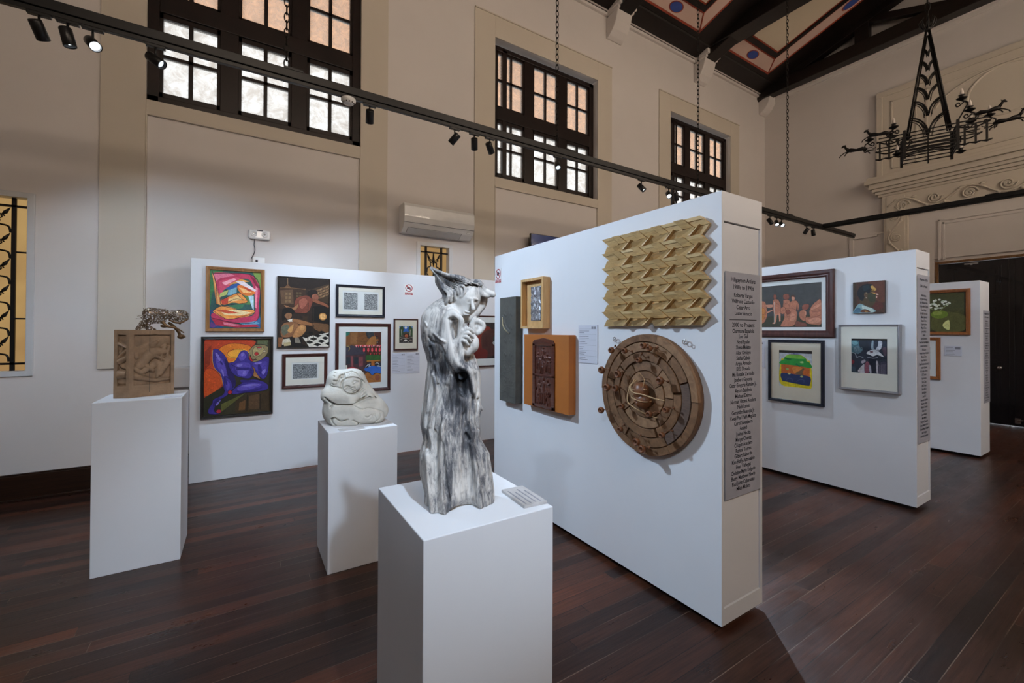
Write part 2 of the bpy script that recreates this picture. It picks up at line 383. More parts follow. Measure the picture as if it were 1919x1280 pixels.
wall_cells(mb, XL - 0.3, XR + 0.3, 0, 8.3, holes, lambda a, b, z, y: mb.box(a, b, WY, WY + TH, z, y))
struct('wall_left', mb, M['wall'])
mb = MB(); wall_cells(mb, XL - 0.3, XR + 0.3, 0, 8.3, [(a, b, WZ0, WZ1) for a, b in WIN], lambda a, b, z, y: mb.box(a, b, OY - TH, OY, z, y))
struct('wall_right', mb, M['wall'])
mb = MB(); wall_cells(mb, OY, WY, 0, 9.3, [(0.80, 2.66, 0, 2.96)], lambda a, b, z, y: mb.box(XR, XR + TH, a, b, z, y))
struct('wall_far', mb, M['wall'])
mb = MB(); wall_cells(mb, OY, WY, 0, 9.3, [], lambda a, b, z, y: mb.box(XL - TH, XL, a, b, z, y))
struct('wall_near', mb, M['wall'])
# roof: two slopes, dark boards, with painted coffers
RC, RS, RZ = 1.75, 0.30, 7.75
def roof_z(y): return RZ + RS * (5.5 - (y if y > RC else 2 * RC - y))
mb = MB()
for a, b in ((WY + 0.3, RC), (RC, OY - 0.3)):
    mb.prism([(XL - 0.3, a, roof_z(a)), (XL - 0.3, b, roof_z(b)), (XL - 0.3, b, roof_z(b) + 0.12), (XL - 0.3, a, roof_z(a) + 0.12)], (XR - XL + 0.6, 0, 0))
ceil_o = struct('ceiling', mb, M['darkwood'])
def slope_rect(mb, x0, x1, y0, y1, off, th, mi=0):   # a board under the left slope
    n = Vector((0, -RS, -1)).normalized()
    pts = [Vector((x, y, roof_z(y))) + n * off for x, y in ((x0, y0), (x1, y0), (x1, y1), (x0, y1))]
    mb.prism(pts, n * th, mi)
def coffer(xc, y0, y1):
    x0, x1 = xc - 0.95, xc + 0.95
    mb = MB()
    for (i0, i1, o, m) in ((0.0, 0.035, 0.012, 2), (0.035, 0.30, 0.004, 1), (0.30, 0.335, 0.012, 2), (0.335, 0.43, 0.03, 3), (0.43, 0.455, 0.012, 2)):
        slope_rect(mb, x0 + i0, x1 - i0, y0 - i1, y0 - i0, 0, o, m); slope_rect(mb, x0 + i0, x1 - i0, y1 + i0, y1 + i1, 0, o, m)
        slope_rect(mb, x0 + i0, x0 + i1, y1 + i1, y0 - i1, 0, o, m); slope_rect(mb, x1 - i1, x1 - i0, y1 + i1, y0 - i1, 0, o, m)
    slope_rect(mb, x0 + 0.45, x1 - 0.45, y0 - 0.45, y1 + 0.45, 0, 0.004, 0)
    n = Vector((0, -RS, -1)).normalized()
    for (cx, cy) in ((xc, y0 - 0.167), (x1 - 0.167, (y0 + y1) / 2 - 0.05), (x0 + 0.167, (y0 + y1) / 2 - 0.05), (xc, y1 + 0.167)):
        for rr, of, m in ((1.18, 0.005, 2), (1.0, 0.008, 4)):
            pts = []
            for k in range(20):
                t = 2 * math.pi * k / 20; rx, ry = (0.15, 0.085) if abs(cx - xc) < 0.01 else (0.085, 0.15)
                y = cy + ry * rr * math.sin(t); pts.append(Vector((cx + rx * rr * math.cos(t), y, roof_z(y))) + n * of)
            mb.prism(pts, n * 0.002, m)
    for dx, dy in ((0, 0), (1, 0), (0, 1), (1, 1)):   # mitre lines
        a = Vector((x0 if not dx else x1, y0 if not dy else y1, 0)); b = a + Vector((0.30 * (1 - 2 * dx), -0.30 * (1 - 2 * dy), 0))
        a.z, b.z = roof_z(a.y), roof_z(b.y); mb.tube([a + n * 0.008, b + n * 0.008], 0.014, 4, mi=2)
    mb.build('coffer', [M['cream'], M['pink'], M['cred'], M['darkwood'], M['cblue']], ceil_o)
for xc in (-1.0, 1.65, 4.3, 6.95, 9.60): coffer(xc, 5.42, 2.05)
# trusses and corbels
TX = [-4.6, -1.97, 0.68, 3.33, 5.98, 8.63, 11.15]
def truss(k, x):
    hw = 0.20 if x < 11 else 0.12
    z0 = 7.73 if x < 11 else 7.52
    r = empty('trim_%d' % k, (x, RC, 7.9)); r['kind'] = 'structure'
    def P(mb, name): 
        o = mb.build(name, M['darkwood'], r, bevel=0.01); o.location = (-x, -RC, -7.9); return o
    P(MB().box(x - hw, x + hw, OY - 0.05, WY + 0.05, z0, z0 + 0.27), 'tie_beam')
    for s in (1, -1):
        Y = lambda y: y if s > 0 else 2 * RC - y
        pts = [(x - hw * .8, Y(WY), roof_z(WY) + .05), (x - hw * .8, Y(RC), roof_z(RC) + .05), (x - hw * .8, Y(RC), roof_z(RC) - .14), (x - hw * .8, Y(WY), roof_z(WY) - .14)]
        P(MB().prism(pts, (hw * 1.6, 0, 0)), 'rafter')
        P(MB().box(x - hw * .7, x + hw * .7, Y(3.64), Y(3.89), z0 + .2, roof_z(3.75)), 'post')
        P(MB().prism([(x - hw * .6, Y(3.7), roof_z(3.7) + .02), (x - hw * .6, Y(3.7), roof_z(3.7) - .13), (x - hw * .6, Y(2.62), z0 + .24), (x - hw * .6, Y(2.25), z0 + .24)], (hw * 1.2, 0, 0)), 'strut')
    P(MB().box(x - hw * .8, x + hw * .8, RC - 0.12, RC + 0.12, z0 + .2, z0 + 1.1), 'king_post')
for i, x in enumerate(TX): truss(10 + i, x)
def corbel(k, x, s=1, hw=0.19):
    mb = MB(); y = WY if s > 0 else OY
    pr = [(0, 7.73), (0.36, 7.73), (0.36, 7.64), (0.30, 7.60), (0.29, 7.54), (0.25, 7.40), (0.18, 7.28), (0.09, 7.20), (0.03, 7.17), (0.0, 7.17)]
    mb.prism([(x - hw, y - s * d, z) for d, z in pr[3:] + [(0, 7.56)]], (2 * hw, 0, 0))
    mb.box(x - hw - .04, x + hw + .04, y, y - s * 0.38, 7.63, 7.73); mb.box(x - hw - .02, x + hw + .02, y, y - s * 0.33, 7.58, 7.63)
    o = mb.build('trim_%d' % k, M['wall'], bevel=0.012); o['kind'] = 'structure'
for i, x in enumerate(TX): corbel(20 + i, x if x < 11 else 11.25, 1, 0.19 if x < 11 else 0.15); corbel(30 + i, x if x < 11 else 11.25, -1)
# cornice mouldings
mb = MB()
for s, y in ((1, WY), (-1, OY)):
    mb.box(XL, XR, y, y - s * 0.09, 7.64, 7.70); mb.box(XL, XR, y, y - s * 0.05, 7.58, 7.64); mb.box(XL, XR, y, y - s * 0.13, 7.70, 7.735)
    mb.box(XL, XR, y, y - s * 0.42, 7.735, 8.0, 1)
struct('trim_1', mb, [M['wall'], M['darkwood']])
mb = MB()
mb.box(XR, XR - 0.13, OY + 0.05, WY - 0.05, 7.60, 7.64); mb.box(XR, XR - 0.09, OY + .05, WY - .05, 7.53, 7.60); mb.box(XR, XR - 0.05, OY + .05, WY - .05, 7.46, 7.53)
struct('trim_2', mb, M['wall'], bevel=0.01)
# beige surrounds of the three window bays
def bay(k, x0, x1, right_only=False):
    mb = MB(); y = WY; d = 0.022
    a, b = x0 - 0.36, x1 + 0.36
    mb.box(a, x0, y, y - d, 1.215, 6.64); mb.box(x1, b, y, y - d, 1.215, 6.64)
    mb.box(x0, x1, y, y - d, WZ1, 6.64); mb.box(x0, x1, y, y - d, 3.93, WZ0)
    mb.box(x0, x1, y, y - 0.035, 3.905, 3.93); mb.box(x0, x0 + .012, y, y - 0.030, 1.215, 3.91); mb.box(x1 - .012, x1, y, y - 0.030, 1.215, 3.91)
    mb.box(a, b, y, y - 0.034, 6.64, 6.66)
    struct('trim_%d' % k, mb, M['beige'], bevel=0.004)
for k, (a, b) in enumerate(WIN): bay(3 + k, a, b)
mb = MB(); mb.box(-0.72, 1.4, WY, WY - 0.16, 1.0, 1.215); mb.box(-0.70, 1.38, WY, WY - 0.11, 0.95, 1.0); mb.box(-0.68, 1.36, WY, WY - 0.09, 0.3, 0.95)
struct('trim_6', mb, M['wall'], bevel=0.01)
# baseboards
mb = MB(); mb.box(XL, XR, WY, WY - 0.035, 0.02, 0.235); mb.box(XL, XR, WY, WY - 0.022, 0.235, 0.25); mb.box(XL, XR, WY, WY - 0.055, 0, 0.022)
struct('baseboard_left', mb, M['base'], bevel=0.004)
mb = MB()
for a, b in ((OY, 0.72), (2.74, WY - .06)): mb.box(XR, XR - 0.03, a, b, 0, 0.24)
struct('baseboard_far', mb, M['base'], bevel=0.004)
# high windows
def high_window(k, x0, x1, s, cols, y):
    r = empty('window_%d' % k, ((x0 + x1) / 2, y, WZ0)); r['kind'] = 'structure'; cx = (x0 + x1) / 2
    H = WZ1 - WZ0 - 0.03; fr = MB(); W = (x1 - x0) / 2
    fr.box(-W, -W + .10, -.05, .05, 0, H); fr.box(W - .10, W, -.05, .05, 0, H); fr.box(-W, W, -.05, .05, 0, .075); fr.box(-W, W, -.05, .05, H - .075, H)
    fr.box(-W + .1, W - .1, -.055, .05, 1.0, 1.20)
    fr.build('window_frame', M['winwood'], r, bevel=0.006)
    inner = [(-W + .10, -0.455), (-0.275, 0.275), (0.455, W - .10)]
    st = MB()
    for a, b in ((-0.455, -0.275), (0.275, 0.455)): st.box(a, b, -.045, .045, .07, H - .07)
    st.build('stile', M['winwood'], r, bevel=0.006)
    for i, (a, b) in enumerate(inner):
        for lo, hi, nm in ((.075, 1.0, 'lower_sash'), (1.20, H - .075, 'upper_sash')):
            m = MB(); c = 0.055 if lo < 1 else 0.035
            m.box(a, a + .03, -.03, .03, lo, hi); m.box(b - .03, b, -.03, .03, lo, hi); m.box(a, b, -.03, .03, lo, lo + c); m.box(a, b, -.03, .03, hi - c, hi)
            mid = (lo + hi) / 2; m.box(a, b, -.022, .022, mid - .018, mid + .018)
            if cols[i] == 3:
                m.box(a + .11, a + .19, -.05, .03, lo, hi + (.0 if lo < 1 else .04)); m.box(a + .275, a + .31, -.022, .022, lo, hi)
            else:
                m.box((a + b) / 2 - .02, (a + b) / 2 + .02, -.022, .022, lo, hi)
            sh = m.build(nm, M['winwood'], r)
            MB().box(a + .02, b - .02, -.003, .003, lo + .02, hi - .02).build('glass', M['pane'], sh)
    if s < 0: r.rotation_euler = (0, 0, math.pi)
for k, (a, b) in enumerate(WIN):
    high_window(k + 1, a, b, 1, (2, 2, 2) if k == 0 else (3, 2, 2), WY + (0.07 if k == 0 else 0.15))
for k, (a, b) in enumerate(WIN): high_window(k + 7, a, b, -1, (2, 2, 2), OY - 0.15)
# eave outside, painted orange underneath
mb = MB(); mb.box(XL - 1, XR + 2, WY + TH + 0.05, WY + TH + 2.3, 6.55, 6.7)
struct('trim_40', mb, M['soffit'])
# grille windows with amber glass
def grille_window(k, x0, x1, z0, z1):
    cx = (x0 + x1) / 2; W = (x1 - x0) / 2; r = empty('window_%d' % k, (cx, WY, z0)); r['kind'] = 'structure'; H = z1 - z0
    f = MB(); 
    for d0, d1, t in ((0.0, 0.055, 0.018),):
        f.box(-W - .04, -W + .012, -t, .12, -.04, H + .04); f.box(W - .012, W + .04, -t, .12, -.04, H + .04); f.box(-W, W, -t, .12, -.04, .012); f.box(-W, W, -t, .12, H - .012, H + .04)
    f.build('window_frame', M['plastic2'], r, bevel=0.004)
    MB().box(-W, W, .10, .11, 0, H).build('glass', M['amber'], r)
    g = MB(); t = .012; y = .05
    g.box(-W, W, y - t, y + t, H - .10, H - .08); g.box(-W, W, y - t, y + t, .07, .09)
    for sx in (-1, 1):
        g.box(sx * (W - .10), sx * (W - .13), y - t, y + t, 0, H)
        for q in (0.3, 0.68): g.box(sx * (W - .10), sx * W, y - t * .6, y + t * .6, H * q, H * q + .015)
    g.build('grille_bar', M['iron'], r)
    v = MB(); inner = W - .13
    if W > 0.3:
        cxs = [-inner / 2, inner / 2] if W > .35 else [0]; n = 6
    else: cxs = [0]; n = 5
    step = (H - .2) / n
    for c in cxs:
        hw = inner / len(cxs)
        for i in range(n):
            z = .1 + i * step
            for sx in (-1, 1):
                v.tube(spline([(c + sx * hw * .95, y, z), (c + sx * hw * .85, y, z + step * .25), (c + sx * hw * .45, y, z + step * .33), (c + sx * hw * .45, y, z + step * .5), (c + sx * hw * .15, y, z + step * .58), (c, y, z + step)], 5), .009, 6)
                v.tube([(c + sx * (hw * .5 + .028 * (1 - j / 14) * math.cos(j * .8)), y, z + step * .62 + .028 * (1 - j / 14) * math.sin(j * .8)) for j in range(14)], .006, 5)
                v.tube([(c + sx * hw * .55, y, z + step * .66), (c + sx * hw * .72, y, z + step * .78), (c + sx * hw * .93, y, z + step * .98)], [.004, .017, .003], 6)
            v.tube([(c, y, z + step * .3), (c, y, z + step * .55), (c, y, z + step * .95)], [.004, .018, .003], 6)
    v.build('scrollwork', M['iron'], r)
grille_window(4, -2.62, -1.75, 1.21, 2.88); grille_window(5, 2.13, 2.60, 1.21, 2.86); grille_window(6, 6.40, 6.87, 1.21, 2.86)
# far wall: door, portal, entablature
r = empty('door_1', (XR, 1.73, 0)); r['kind'] = 'structure'
f = MB(); f.box(-.03, .05, .93, 0.975, 0, 2.96); f.box(-.03, .05, -.975, -.93, 0, 2.96); f.box(-.03, .05, -.975, .975, 2.94, 2.985)
f.build('door_frame', M['doorframe'], r, bevel=.004)
for s in (1, -1):
    d = MB(); A, B = (0.02, .925) if s > 0 else (-.925, -.02); d.box(.0, .045, A, B, .012, 2.935)
    leaf = d.build('door_leaf', M['door'], r, bevel=.003)
    p = MB()
    for z0, z1 in ((2.28, 2.80), (1.25, 2.12), (0.28, 1.08)):
        p.box(-.012, .0, A + .13, B - .13, z0, z1); p.box(-.004, .0, A + .10, B - .10, z0 - .03, z1 + .03)
        p.box(-.022, -.012, A + .17, B - .17, z0 + .04, z1 - .04)
    p.build('raised_panel', M['door'], leaf, bevel=.008)
MB().box(-.015, .02, -.035, .035, .02, 2.935).build('mullion', M['door'], r, bevel=.006)
MB().lathe([(.012, 0), (.012, -.03), (.034, -.045), (.034, -.065), (.015, -.075), (.0001, -.075)], 16, (0, .14, 1.0), 'x').build('door_handle', M['chrome'], r)
MB().box(-.02, 0, .40, .58, 2.885, 2.91).box(-.03, -.02, .47, .50, 2.87, 2.905).build('door_closer', M['chrome'], r)
MB().box(-.03, 0, -.10, -.03, .05, .14).tube([(-.03, -.2, .12), (-.03, -.06, .10)], .014, 6).build('floor_bolt', M['chrome'], r)
def scroll(mb, P, r=.016):            # P(u, v) -> point on the wall
    mb.tube([P(u, v) for u, v in spline([(0, 0), (.10, .16), (.25, .20), (.32, .10), (.30, -.02)], 6)], [r * (1 - .02 * i) for i in range(25)], 6)
def vine(mb, origin, du, dv, length, width, n):
    o, du, dv = Vector(origin), Vector(du), Vector(dv)
    pts = [o + du * (length * i / 60) + dv * (math.sin(i / 60 * n * math.pi) * width * .36) for i in range(61)]
    mb.tube(pts, .017, 6)
    for k in range(n):
        c = o + du * (length * (k + .5) / n); sg = 1 if k % 2 == 0 else -1
        for turns, R in ((1.4, .34), (1.0, .20)):
            mb.tube([c - dv * sg * width * .06 + du * (width * R * (1 - j / 26) * math.cos(j * turns * .33)) + dv * sg * (width * R * (1 - j / 26) * math.sin(j * turns * .33)) for j in range(24)], .013, 6)
        for a in (-.3, .28):
            b = c + du * (length / n * a) + dv * sg * width * .22
            mb.tube([b, b + du * width * .10 + dv * sg * width * .10, b + du * width * .24 + dv * sg * width * .12], [.006, .030, .004], 6)
def Y2(y): return 2 * RC - y
mb = MB(); b = MB()
for m in (0, 1):
    T = (lambda y: y) if m == 0 else Y2
    b.box(XR, XR - .10, T(3.467), T(3.09), 0, 4.45); b.box(XR, XR - .115, T(3.43), T(3.13), .6, 4.42)
    vine(mb, (XR - .118, T(3.28), .8), (0, 0, 1), (0, 1 - 2 * m, 0), 3.4, .30, 8)
vine(mb, (XR - .118, 3.40, 4.22), (0, -1, 0), (0, 0, 1), 3.3, .34, 7)
b.box(XR, XR - .104, 3.50, Y2(3.50), 4.00, 4.451)
for i, (z0, z1, d) in enumerate(((4.45, 4.50, .12), (4.50, 4.56, .16), (4.56, 4.62, .20), (4.62, 4.72, .24), (4.72, 4.80, .30), (4.80, 4.86, .27))):
    b.box(XR, XR - d, 3.44 + d, Y2(3.44 + d), z0, z1)
b.box(XR, XR - .06, 3.594, Y2(3.594), 4.86, 6.66)
b.box(XR, XR - .085, 3.594, Y2(3.594), 6.55, 6.66); b.box(XR, XR - .085, 3.594, 3.50, 4.9, 6.55)
for y0, y1, z0, z1 in ((3.36, 2.95, 5.0, 6.42), (2.82, Y2(2.82), 5.0, 6.42)):
    for a in ((y0, y1, z1 - .03, z1), (y0, y1, z0, z0 + .03), (y0, y0 - .03, z0, z1), (y1, y1 + .03, z0, z1)):
        b.box(XR, XR - .075, a[0], a[1], a[2], a[3])
ring = [(XR - .06, RC + .50 * math.cos(t), 5.93 + .44 * math.sin(t)) for t in (2 * math.pi * i / 48 for i in range(48))]
b.tube(ring, .022, 8, closed=True)
mb.tube([(XR - .07, RC + 1.0 * math.cos(t), 5.75 + .62 * math.sin(t)) for t in (math.radians(20 + 140 * i / 30) for i in range(31))], .018, 6)
o = struct('trim_7', b, M['beige'], bevel=.006); mb.build('carving', M['beige'], o)
b = MB()
b.box(XR, XR - .03, 3.09, Y2(3.09), 3.05, 4.00)
for (y0, y1, z0, z1, d) in ((2.66, Y2(2.66), 3.02, 3.80, .05), (2.60, Y2(2.60), 3.02, 3.74, .04)):
    b.box(XR, XR - d, y0, y1, z1 - .035, z1); b.box(XR, XR - d, y0, y0 - .035, z0, z1); b.box(XR, XR - d, y1, y1 + .035, z0, z1)
b.box(XR, XR - .03, 3.09, 2.72, 0, 3.05); b.box(XR, XR - .03, Y2(3.09), Y2(2.72), 0, 3.05)
b.box(XR, XR - .025, 4.10, 4.02, .24, 3.74); b.box(XR, XR - .025, 4.02, 3.467, 3.70, 3.74); b.box(XR, XR - .04, 4.02, 3.6, 3.66, 3.70)
struct('trim_8', b, M['wall'], bevel=.005)
# ================================================================ DISPLAY WALLS
def display_wall(name, label, x0, x1, y0, y1, top, gap, hatch, group='white movable display walls'):
    r = empty(name, ((x0 + x1) / 2, y0, 0)); tag(r, label, 'display wall', group)
    cx = (x0 + x1) / 2; W = (x1 - x0) / 2; L = y1 - y0
    m = MB()
    if hatch:
        m.box(-W, W, .02, L, gap, top)
        m.box(-W, -W + .02, 0, .02, gap, top); m.box(W - .02, W, 0, .02, gap, top); m.box(-W + .02, W - .02, 0, .02, top - .16, top); m.box(-W + .02, W - .02, 0, .02, gap, .125)
        m.build('body', M['white'], r)
        MB().box(-W + .026, W - .026, .006, .019, .130, top - .168).build('access_panel', M['white'], r, bevel=.002)
        MB().box(-W + .02, W - .02, .0185, .0205, .125, top - .16).build('shadow_gap', M['groove'], r)
    else:
        m.box(-W, W, 0, L, gap, top).build('body', M['white'], r, bevel=.004)
    if gap > .01:
        for sx in (-1, 1):
            for yy in (.25, L / 2, L - .25):
                MB().lathe([(.016, -.012), (.017, -.008), (.017, .008), (.016, .012)], 12, (sx * (W - .10), yy, .0172), 'x').box(sx * (W - .10) - .02, sx * (W - .10) + .02, yy - .03, yy + .03, .0335, gap).build('caster', M['black'], r)
    return r
display_wall('display_wall', 'large white movable display wall in the centre carrying the zigzag wood piece and round wooden disc', 2.185, 2.588, 1.363, 3.83, 2.385, .036, True)
display_wall('display_wall', 'white movable display wall with the portrait of a man in profile', 5.176, 5.545, 1.358, 4.7, 2.378, .036, True)
display_wall('display_wall', 'short white display wall in front of the black door, carrying the white flower painting', 8.028, 8.474, 1.487, 4.3, 2.297, .036, False)
display_wall('display_wall', 'long white display wall standing close to the left wall, hung with eight framed pictures', -.48, 4.3, 5.618, 5.80, 2.378, 0.0, False)

# ================================================================ ART: helpers
def hang(name, x_or_y, wall, h, z, label, cat, group=None):
    """wall 'Y': faces -Y at y=x_or_y, h = centre X;  wall 'X': faces -X, h = centre Y"""
    r = empty(name, (h, x_or_y, z) if wall == 'Y' else (x_or_y, h, z), 0 if wall == 'Y' else -math.pi / 2)
    return tag(r, label, cat, group)
def artwork(parent, name, w, h, y, bg, shapes, box=None, th=.003, cx=0, cz=0, detail=0, outline=None, jit=.32):
    """flat painting: shapes in drawing units inside box=(x0,y0,x1,y1) (y down)"""
    x0, y0, x1, y1 = box or (0, 0, 1, 1)
    def T(p): return (cx + ((p[0] - x0) / (x1 - x0) - .5) * w, cz + (.5 - (p[1] - y0) / (y1 - y0)) * h)
    bm = bmesh.new(); lay = bm.verts.layers.float_color.new('Col')
    def face(pts, c, yy):
        vs = []
        for (px, pz) in pts:
            px = min(max(px, cx - w / 2), cx + w / 2); pz = min(max(pz, cz - h / 2), cz + h / 2)
            v = bm.verts.new((px, yy, pz)); v[lay] = (*c, 1); vs.append(v)
        f = bm.faces.new(vs)
        if f.calc_area() < 1e-9: bm.faces.remove(f); return
        f.normal_update()
        if f.normal.y > 0: f.normal_flip()
    for f in ((0, 1, 2, 3),):
        face([(cx - w/2, cz - h/2), (cx + w/2, cz - h/2), (cx + w/2, cz + h/2), (cx - w/2, cz + h/2)], hx(bg), y)
    k = 0; rs = random.Random(len(shapes) * 7 + int(w * 1000))
    def inside(p, P):
        r_ = False
        for a, b in zip(P, P[1:] + P[:1]):
            if (a[1] > p[1]) != (b[1] > p[1]) and p[0] < (b[0] - a[0]) * (p[1] - a[1]) / (b[1] - a[1]) + a[0]: r_ = not r_
        return r_
    def strokes(P, c, yy):
        xs = [p[0] for p in P]; ys = [p[1] for p in P]; A = (max(xs) - min(xs)) * (max(ys) - min(ys)); n = int(detail * A / (w * h)) + (3 if detail else 0); th_ = rs.uniform(0, 3.14)
        for _ in range(n):
            p = (rs.uniform(min(xs), max(xs)), rs.uniform(min(ys), max(ys))); t = th_ + rs.uniform(-.7, .7); L_ = w * rs.uniform(.008, .035); W_w = w * rs.uniform(.0012, .0035); dx, dz = math.cos(t) * L_, math.sin(t) * L_
            if not (inside((p[0] + dx, p[1] + dz), P) and inside((p[0] - dx, p[1] - dz), P)): continue
            g = 1 + rs.uniform(-jit, jit * 1.5); nx, nz = -math.sin(t) * W_w, math.cos(t) * W_w; cc = tuple(min(1, v * g) for v in c)
            face([(p[0] - dx, p[1] - dz), (p[0] + nx, p[1] + nz), (p[0] + dx, p[1] + dz), (p[0] - nx, p[1] - nz)], cc, yy)
    for sh in shapes:
        k += 1; yy = y - .00012 * k; c = hx(sh[1])
        if detail and sh[0] in 'ps': strokes([T(p) for p in (sh[2] if sh[0] == 'p' else spline(sh[2], 5, True))], c, yy - .00004)
        if outline and sh[0] in 'se' and len(sh) < 4:
            if sh[0] == 's': Q = [T(p) for p in spline(sh[2], 5, True)]
            else: Q = [T((sh[2][0] + sh[2][2] * math.cos(t), sh[2][1] + sh[2][3] * math.sin(t))) for t in (6.2832 * i / 16 for i in range(16))]
            for a, b in zip(Q, Q[1:] + Q[:1]):
                d = Vector(b) - Vector(a)
                if d.length > 1e-6: n_ = Vector((-d.y, d.x)).normalized() * outline[1] * w; a, b = Vector(a), Vector(b); face([a + n_, b + n_, b - n_, a - n_], hx(outline[0]), yy - .00008)
        if sh[0] == 'p': face([T(p) for p in sh[2]], c, yy)
        elif sh[0] == 's': face([T(p) for p in spline(sh[2], 5, True)], c, yy)
        elif sh[0] == 'e':
            ex, ey, rx, ry = sh[2][:4]; a = math.radians(sh[2][4]) if len(sh[2]) > 4 else 0
            face([T((ex + rx * math.cos(t) * math.cos(a) - ry * math.sin(t) * math.sin(a), ey + rx * math.cos(t) * math.sin(a) + ry * math.sin(t) * math.cos(a))) for t in (2 * math.pi * i / 18 for i in range(18))], c, yy)
        elif sh[0] == 'l':
            pts, wd = (spline(sh[2], 4), sh[3]); P = [Vector(T(p)) for p in pts]; ww = wd * w / (x1 - x0) / 2
            for a, b in zip(P, P[1:]):
                d = b - a
                if d.length < 1e-7: continue
                n = Vector((-d.y, d.x)).normalized() * ww; face([a + n, b + n, b - n, a - n], c, yy)
    me = bpy.data.meshes.new(name); bm.to_mesh(me); bm.free(); me.materials.append(M['paint'])
    return link(bpy.data.objects.new(name, me), parent)
def frame_parts(r, w, h, fw, depth, mat, lip=.012, inner=None, glass=True, matb=None, win=None, wincx=0, wincz=0):
    prof = [(0, 0), (0, depth * .8), (fw * .12, depth), (fw * .45, depth * .98), (fw * .7, depth * .82), (fw * .85, depth * .84), (fw, depth * .72), (fw, lip * .4)]
    MB().frame(w, h, prof).build('frame', mat, r)
    b = MB(); b.box(-w/2 + .003, w/2 - .003, -lip * .5, -.001, -h/2 + .003, h/2 - .003); b.build('backing', M['groove'], r)
    if matb:
        W, H = w - 2 * fw, h - 2 * fw; ww, wh = win; m = MB(); y0, y1 = -lip, -lip - .003
        m.box(-W/2, wincx - ww/2, y0, y1, -H/2, H/2); m.box(wincx + ww/2, W/2, y0, y1, -H/2, H/2)
        m.box(wincx - ww/2, wincx + ww/2, y0, y1, wincz + wh/2, H/2); m.box(wincx - ww/2, wincx + ww/2, y0, y1, -H/2, wincz - wh/2)
        m.build('mat_board', matb, r)
    if glass:
        MB().poly([(-w/2 + fw, -lip - .0065, -h/2 + fw), (w/2 - fw, -lip - .0065, -h/2 + fw), (w/2 - fw, -lip - .0065, h/2 - fw), (-w/2 + fw, -lip - .0065, h/2 - fw)]).build('glass', M['glass'], r, fix=False)
def sheet(r, name, w, h, y, mat, cx=0, cz=0):
    return MB().box(cx - w/2, cx + w/2, y, y - .0015, cz - h/2, cz + h/2).build(name, mat, r)
BY = 5.6175   # front face of the long back wall
FP = 'framed pictures on the long back display wall'
